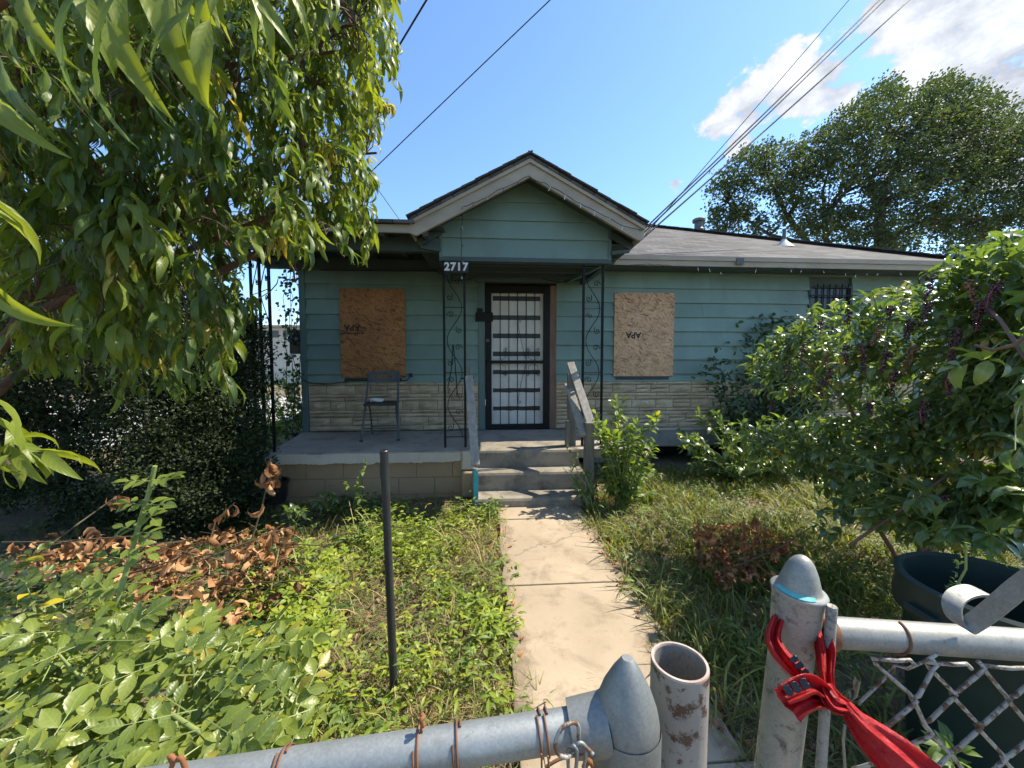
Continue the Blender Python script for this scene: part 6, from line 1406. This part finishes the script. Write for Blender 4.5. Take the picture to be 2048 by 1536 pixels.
LL.build(M['lime'], lv, lb_, 300, 'leaflet')

# ------------------------------------------------------------------ heaps of dead leaves
deadT = [leaf_tmpl(6, 2, .32, .42, 2.4, .45, .9, .35, 1.5, seed=41), leaf_tmpl(6, 2, .36, .40, 3.2, .55, -.8, .3, 2.0, seed=42), leaf_tmpl(6, 2, .30, .45, 1.6, .5, 1.3, .4, 1.0, seed=43), leaf_tmpl(6, 2, .34, .42, 4.0, .5, .4, .3, 1.0, seed=44)]
def heap(label, base, poly_, N, hfun, size, mat, sprays, cat='leaf heap', box=None):
    base = np.array(base, float); root = empty('dead_branch_heap', base); tag(root, label, cat, 'heaps of dead branches'); D_ = Leaves(deadT); xs = [p[0] for p in poly_]; ys_ = [p[1] for p in poly_]
    qx = rng.uniform(min(xs), max(xs), N * 5); qy = rng.uniform(min(ys_), max(ys_), N * 5); ok = in_poly(qx, qy, poly_); qx, qy = qx[ok][:N], qy[ok][:N]
    for x, y in zip(qx, qy):
        h = hfun(x, y) * rng.uniform(.35, 1.0); g = on_ground(x, y, h); D_.add(np.array(g)[None], rand_dir(1, -.7, .6), rand_dir(1) + np.array([0, 0, .6]), size * rng.uniform(.4, 1.15))
    for pts, n in sprays:
        P = [np.asarray(p) for p in pts]; branch_mesh([(P, .005, .0025)], 'branch', M['twig'], root, base, 6)
        for i in range(n):
            t = rng.uniform(.35, 1); k = t * (len(P) - 1); j = min(int(k), len(P) - 2); p = P[j] * (1 - (k - j)) + P[j + 1] * (k - j)
            D_.add(p[None], np.array([[rng.normal(0, .4), rng.normal(0, .4), -1.0]]), rand_dir(1), size * rng.uniform(.8, 1.15))
    D_.build(mat, root, base, 300); return root
dpoly = [(30, 1100), (110, 1060), (220, 1070), (330, 1090), (430, 1060), (520, 1045), (600, 1070), (580, 1110), (560, 1180), (480, 1240), (400, 1230), (330, 1190), (240, 1180), (130, 1150), (40, 1140)]
sp = [([U(500, 1090, 2.05), U(525, 1010, 2.1), U(538, 950, 2.12), U(541, 918, 2.12)], 11), ([U(420, 1080, 2.1), U(432, 1040, 2.15), U(470, 1005, 2.2)], 5), ([U(60, 1120, 1.8), U(160, 1045, 2.0), U(230, 995, 2.2), U(245, 985, 2.2)], 7),
      ([U(450, 1120, 1.9), U(530, 1070, 2.1), U(590, 1052, 2.2)], 5), ([U(330, 1150, 1.8), U(480, 1090, 1.9), U(560, 1060, 2.0)], 9), ([U(250, 1150, 1.8), U(350, 1120, 1.8), U(420, 1075, 1.85)], 9), ([U(10, 1110, 1.9), U(150, 1080, 2.0), U(300, 1070, 2.1)], 8)]
for q in range(16):
    x0, y0 = rs.uniform(80, 520), rs.uniform(1090, 1190); g = np.array(on_ground(x0, y0, rs.uniform(.05, .2))); sp.append(([g, g + np.array([rs.uniform(-.3, .3), rs.uniform(-.15, .15), rs.uniform(.0, .06)]), g + np.array([rs.uniform(-.5, .5), rs.uniform(-.2, .2), rs.uniform(.0, .16)])], 2))
heap('heap of cut branches with curled orange dead leaves behind the rose bush', G0(400, 1180), dpoly, 430, lambda x, y: .10 + .16 * (math.sin(x * .021) * math.sin(y * .05 + x * .01) > -.1), .115, M['dead'], sp)
d2 = [(1390, 1060), (1470, 1045), (1550, 1065), (1590, 1110), (1520, 1165), (1440, 1170), (1395, 1120)]
sp2 = [([U(1490, 1130, 2.4), U(1488, 1080, 2.45), U(1488, 1035, 2.45)], 9), ([U(1525, 1110, 2.4), U(1515, 1070, 2.45), U(1510, 1030, 2.45)], 7), ([U(1400, 1120, 2.5), U(1398, 1070, 2.5), U(1395, 1040, 2.5)], 7), ([U(1480, 1130, 2.3), U(1560, 1095, 2.3), U(1625, 1052, 2.35)], 5), ([U(1430, 1110, 2.4), U(1425, 1075, 2.4), U(1415, 1055, 2.4)], 5)]
heap('small heap of reddish dead leaves and twigs in the grass right of the walk', G0(1480, 1130), d2, 280, lambda x, y: .09, .085, M['dead_red'], sp2)

# ------------------------------------------------------------------ grass, straw, litter, ground cover
edge_u = lambda P: ((P - np.array(HO)) @ np.array(EU))
def free(P):                         # not on the walk, steps, porch or inside the house
    rel = P - np.array(HO); u = rel[:, 0] * EU.x + rel[:, 1] * EU.y; v = rel[:, 0] * EV.x + rel[:, 1] * EV.y
    edge = .035 * np.sin(v * 5) + .035 * np.sin(v * 13 + 1) + .02 * np.sin(v * 31)
    onwalk = (u > WU0 + .055 + edge + .04 * np.clip(v - 3.2, 0, 2)) & (u < WU1 - .055 + edge) & (v > 1.2)
    return ~(onwalk | ((v < 1.36) & (u > pl) & (u < 1.1)) | ((v < .06) & (u > UL) & (u < UR)) | ((v < 1.8) & (u > SU0 - .03) & (u < SU1 + .03)))
def sample_ground(n, x0, x1, y0, y1):
    P = np.stack([rng.uniform(x0, x1, n), rng.uniform(y0, y1, n), np.zeros(n)], 1); P[:, 2] = ground_height(P[:, 0], P[:, 1]); return P[free(P)]
bladeT = [leaf_tmpl(4, 1, .045, .2, dr, 0, tw_, 0, 0, seed=50 + i) for i, (dr, tw_) in enumerate(((.5, .3), (1.0, -.4), (1.6, .5), (2.2, .2)))]
thinT = [leaf_tmpl(4, 1, .018, .2, dr, 0, tw_, 0, 0, seed=55 + i) for i, (dr, tw_) in enumerate(((.3, .3), (.9, -.4), (1.4, .5)))]
def grass_patch(name, label, n, x0, x1, y0, y1, lo, hi, mat, lean=.55, tuft=.0, hue=None, ttuft=9, clear=None, T=None):
    P = sample_ground(n // ttuft, x0, x1, y0, y1)
    if clear is not None: P = P[clear(P)]
    dens = .5 + .5 * np.sin(P[:, 0] * 3.1 + 1.3 * np.sin(P[:, 1] * 2.3)) * np.sin(P[:, 1] * 3.7 + P[:, 0]); P = P[rng.random(len(P)) < .12 + .88 * dens ** 1.3]
    hgt = np.repeat(rng.uniform(lo, hi, len(P)), ttuft); rn = np.repeat(np.clip(rng.normal(.45, .22, len(P)), 0, 1), ttuft)
    P = np.repeat(P, ttuft, 0) + np.concatenate([rng.normal(0, .035, (len(P) * ttuft, 2)), np.zeros((len(P) * ttuft, 1))], 1); m_ = free(P); P, hgt, rn = P[m_], hgt[m_], rn[m_]
    D = rand_dir(len(P), .2, .3); D[:, :2] *= lean; D[:, 2] = rng.uniform(.6, 1.0, len(P)); Uv = rand_dir(len(P)) * .2 - np.stack([D[:, 0], D[:, 1], -.2 * np.ones(len(P))], 1)
    L = Leaves(T or bladeT); L.add(P, D, Uv, hgt * rng.uniform(.5, 1.15, len(P)), np.clip(rn + rng.normal(0, .13, len(P)), 0, 1)); o = L.build(mat, None, (0, 0, 0), 0, stuff=name); tag(o, label, 'grass'); return o
left_clear = lambda P: ~((P[:, 0] < -.45) & (P[:, 1] < 2.9) & (rng.random(len(P)) < .55))
grass_patch('grass', 'long green grass right of the walk', 78000, .45, 5.2, .5, 5.2, .10, .26, M['grass'])
grass_patch('grass', 'short green grass left of the walk', 52000, -2.7, .2, .5, 4.2, .06, .15, M['grass'], .8, clear=left_clear)
grass_patch('grass', 'green grass under the hedge and beyond the left side of the house', 16000, -8, -2.2, 2.5, 9, .08, .2, M['grass'])
grass_patch('straw', 'dry tan grass blades lying among the green on both sides of the walk', 34000, -2.6, 4.0, .45, 4.2, .06, .14, M['straw'], 1.8, ttuft=6, T=thinT)
near_walk = lambda P: rng.random(len(P)) < np.exp(-((np.minimum(np.abs(edge_u(P) - WU0), np.abs(edge_u(P) - WU1))) / .35) ** 2)
grass_patch('straw', 'dry tan grass bordering the walk', 52000, -1.1, 1.6, .6, 3.9, .06, .15, M['straw'], 1.7, ttuft=6, T=thinT, clear=near_walk)
grass_patch('weed_stalks', 'tall thin dry stalks in the left yard', 1500, -2.2, -.1, .7, 3.2, .18, .32, M['straw'], .35, ttuft=4, T=thinT)
coverT = [leaf_tmpl(3, 2, .55, .5, .4, .15, 0, .1, seed=61), leaf_tmpl(3, 2, .42, .45, .6, .15, .1, .1, seed=62)]
def cover(name, label, n, x0, x1, y0, y1, size, hmax, mat, T=coverT, clump=7, clear=None):
    C = sample_ground(n // clump, x0, x1, y0, y1)
    if clear is not None: C = C[clear(C)]
    dens = .5 + .5 * np.sin(C[:, 0] * 4.3 + 2) * np.sin(C[:, 1] * 3.9 + .7 * C[:, 0]); C = C[rng.random(len(C)) < .06 + .94 * dens ** 1.6]
    hh = rng.random(len(C)) ** 1.5 * hmax; rn = np.clip(rng.normal(.45, .22, len(C)), 0, 1); k = len(C); P = np.repeat(C, clump, 0); P[:, 2] += np.repeat(hh, clump) * rng.uniform(.3, 1, k * clump) + .015
    P[:, :2] += rng.normal(0, .035, (k * clump, 2)); m_ = free(P); P = P[m_]; rn = np.repeat(rn, clump)[m_]
    L = Leaves(T); L.add(P, rand_dir(len(P), -.2, .5), np.array([0, -.1, 1.]) + rng.normal(0, .35, (len(P), 3)), size * rng.uniform(.6, 1.3, len(P)), np.clip(rn + rng.normal(0, .12, len(P)), 0, 1)); o = L.build(mat, None, (0, 0, 0), 0, stuff=name); tag(o, label, 'ground cover'); return o
cover('ground_cover', 'small green weeds covering the left yard', 8000, -2.6, .1, .7, 4.1, .036, .14, M['weed'])
tallT = [leaf_tmpl(4, 2, .26, .42, .7, .15, .1, .1, .1, seed=66), leaf_tmpl(4, 2, .20, .42, 1.0, .15, -.1, .1, .1, seed=67)]
cover('tall_weeds', 'taller narrow leaved weeds mixed through the left yard', 6500, -2.0, .05, .8, 4.0, .06, .26, M['weed'], tallT)
cover('tall_weeds', 'yellow green narrow leaved weeds mixed through the left yard', 5000, -1.6, .05, .8, 3.6, .06, .22, M['lime'], tallT)
cover('tall_weeds', 'narrow leaved green weeds in the grass right of the walk', 6000, .5, 3.4, 1.2, 4.9, .065, .2, M['weed'], tallT)
cover('ground_cover', 'small green weeds scattered in the grass right of the walk', 7000, .5, 4.0, 1.5, 4.9, .035, .12, M['weed'])
cover('ground_cover', 'yellow green weed leaves scattered over the left yard', 5500, -1.5, .1, 1.2, 3.6, .042, .14, M['lime'])
cover('ground_cover', 'dark weeds below the hedge and along the block wall', 12000, -4.5, -1.2, 1.7, 4.1, .05, .16, M['vine'])
litT = [leaf_tmpl(3, 2, .35, .45, 1.2, .3, .5, .3, .5, seed=71), leaf_tmpl(3, 2, .4, .45, 2.0, .4, -.6, .3, .8, seed=72)]
def litter(label, n, x0, x1, y0, y1, size, mat, keepf=None, allow=False, zoff=.02, T=None):
    P = np.stack([rng.uniform(x0, x1, n), rng.uniform(y0, y1, n), np.zeros(n)], 1); fr = free(P); P[:, 2] = np.where(fr, ground_height(P[:, 0], P[:, 1]) + zoff, .036)
    if not allow: P = P[fr]
    if keepf is not None: P = P[keepf(P)]
    L = Leaves(T or litT); L.add(P, rand_dir(len(P), -.15, .25), np.array([0, 0, 1.]) + rng.normal(0, .3, (len(P), 3)), size * rng.uniform(.5, 1.2, len(P))); o = L.build(mat, None, (0, 0, 0), 0, stuff='leaf_litter'); tag(o, label, 'leaf litter'); return o
litter('brown dead leaves strewn over the soil of both yards', 9000, -2.7, 3.5, .5, 4.2, .05, M['litter'])
edge_u = lambda P: ((P - np.array(HO)) @ np.array(EU))
litter('reddish dead leaves gathered along the edges of the walk', 2600, -.6, 1.2, .6, 3.9, .05, M['dead_red'], lambda P: (np.abs(edge_u(P) - WU1) < .10 * rng.random(len(P)) ** .7 + .015) | ((np.abs(edge_u(P) - WU0) < .07) & (rng.random(len(P)) < .5)), True)
litter('dry bits of twig and grass scattered on the walk', 380, -.4, .9, .6, 3.75, .05, M['litter'], T=thinT, allow=True, keepf=lambda P: ~free(P) & (((P - np.array(HO)) @ np.array(EV)) > 1.85) & (edge_u(P) < WU1) & (edge_u(P) > WU0))
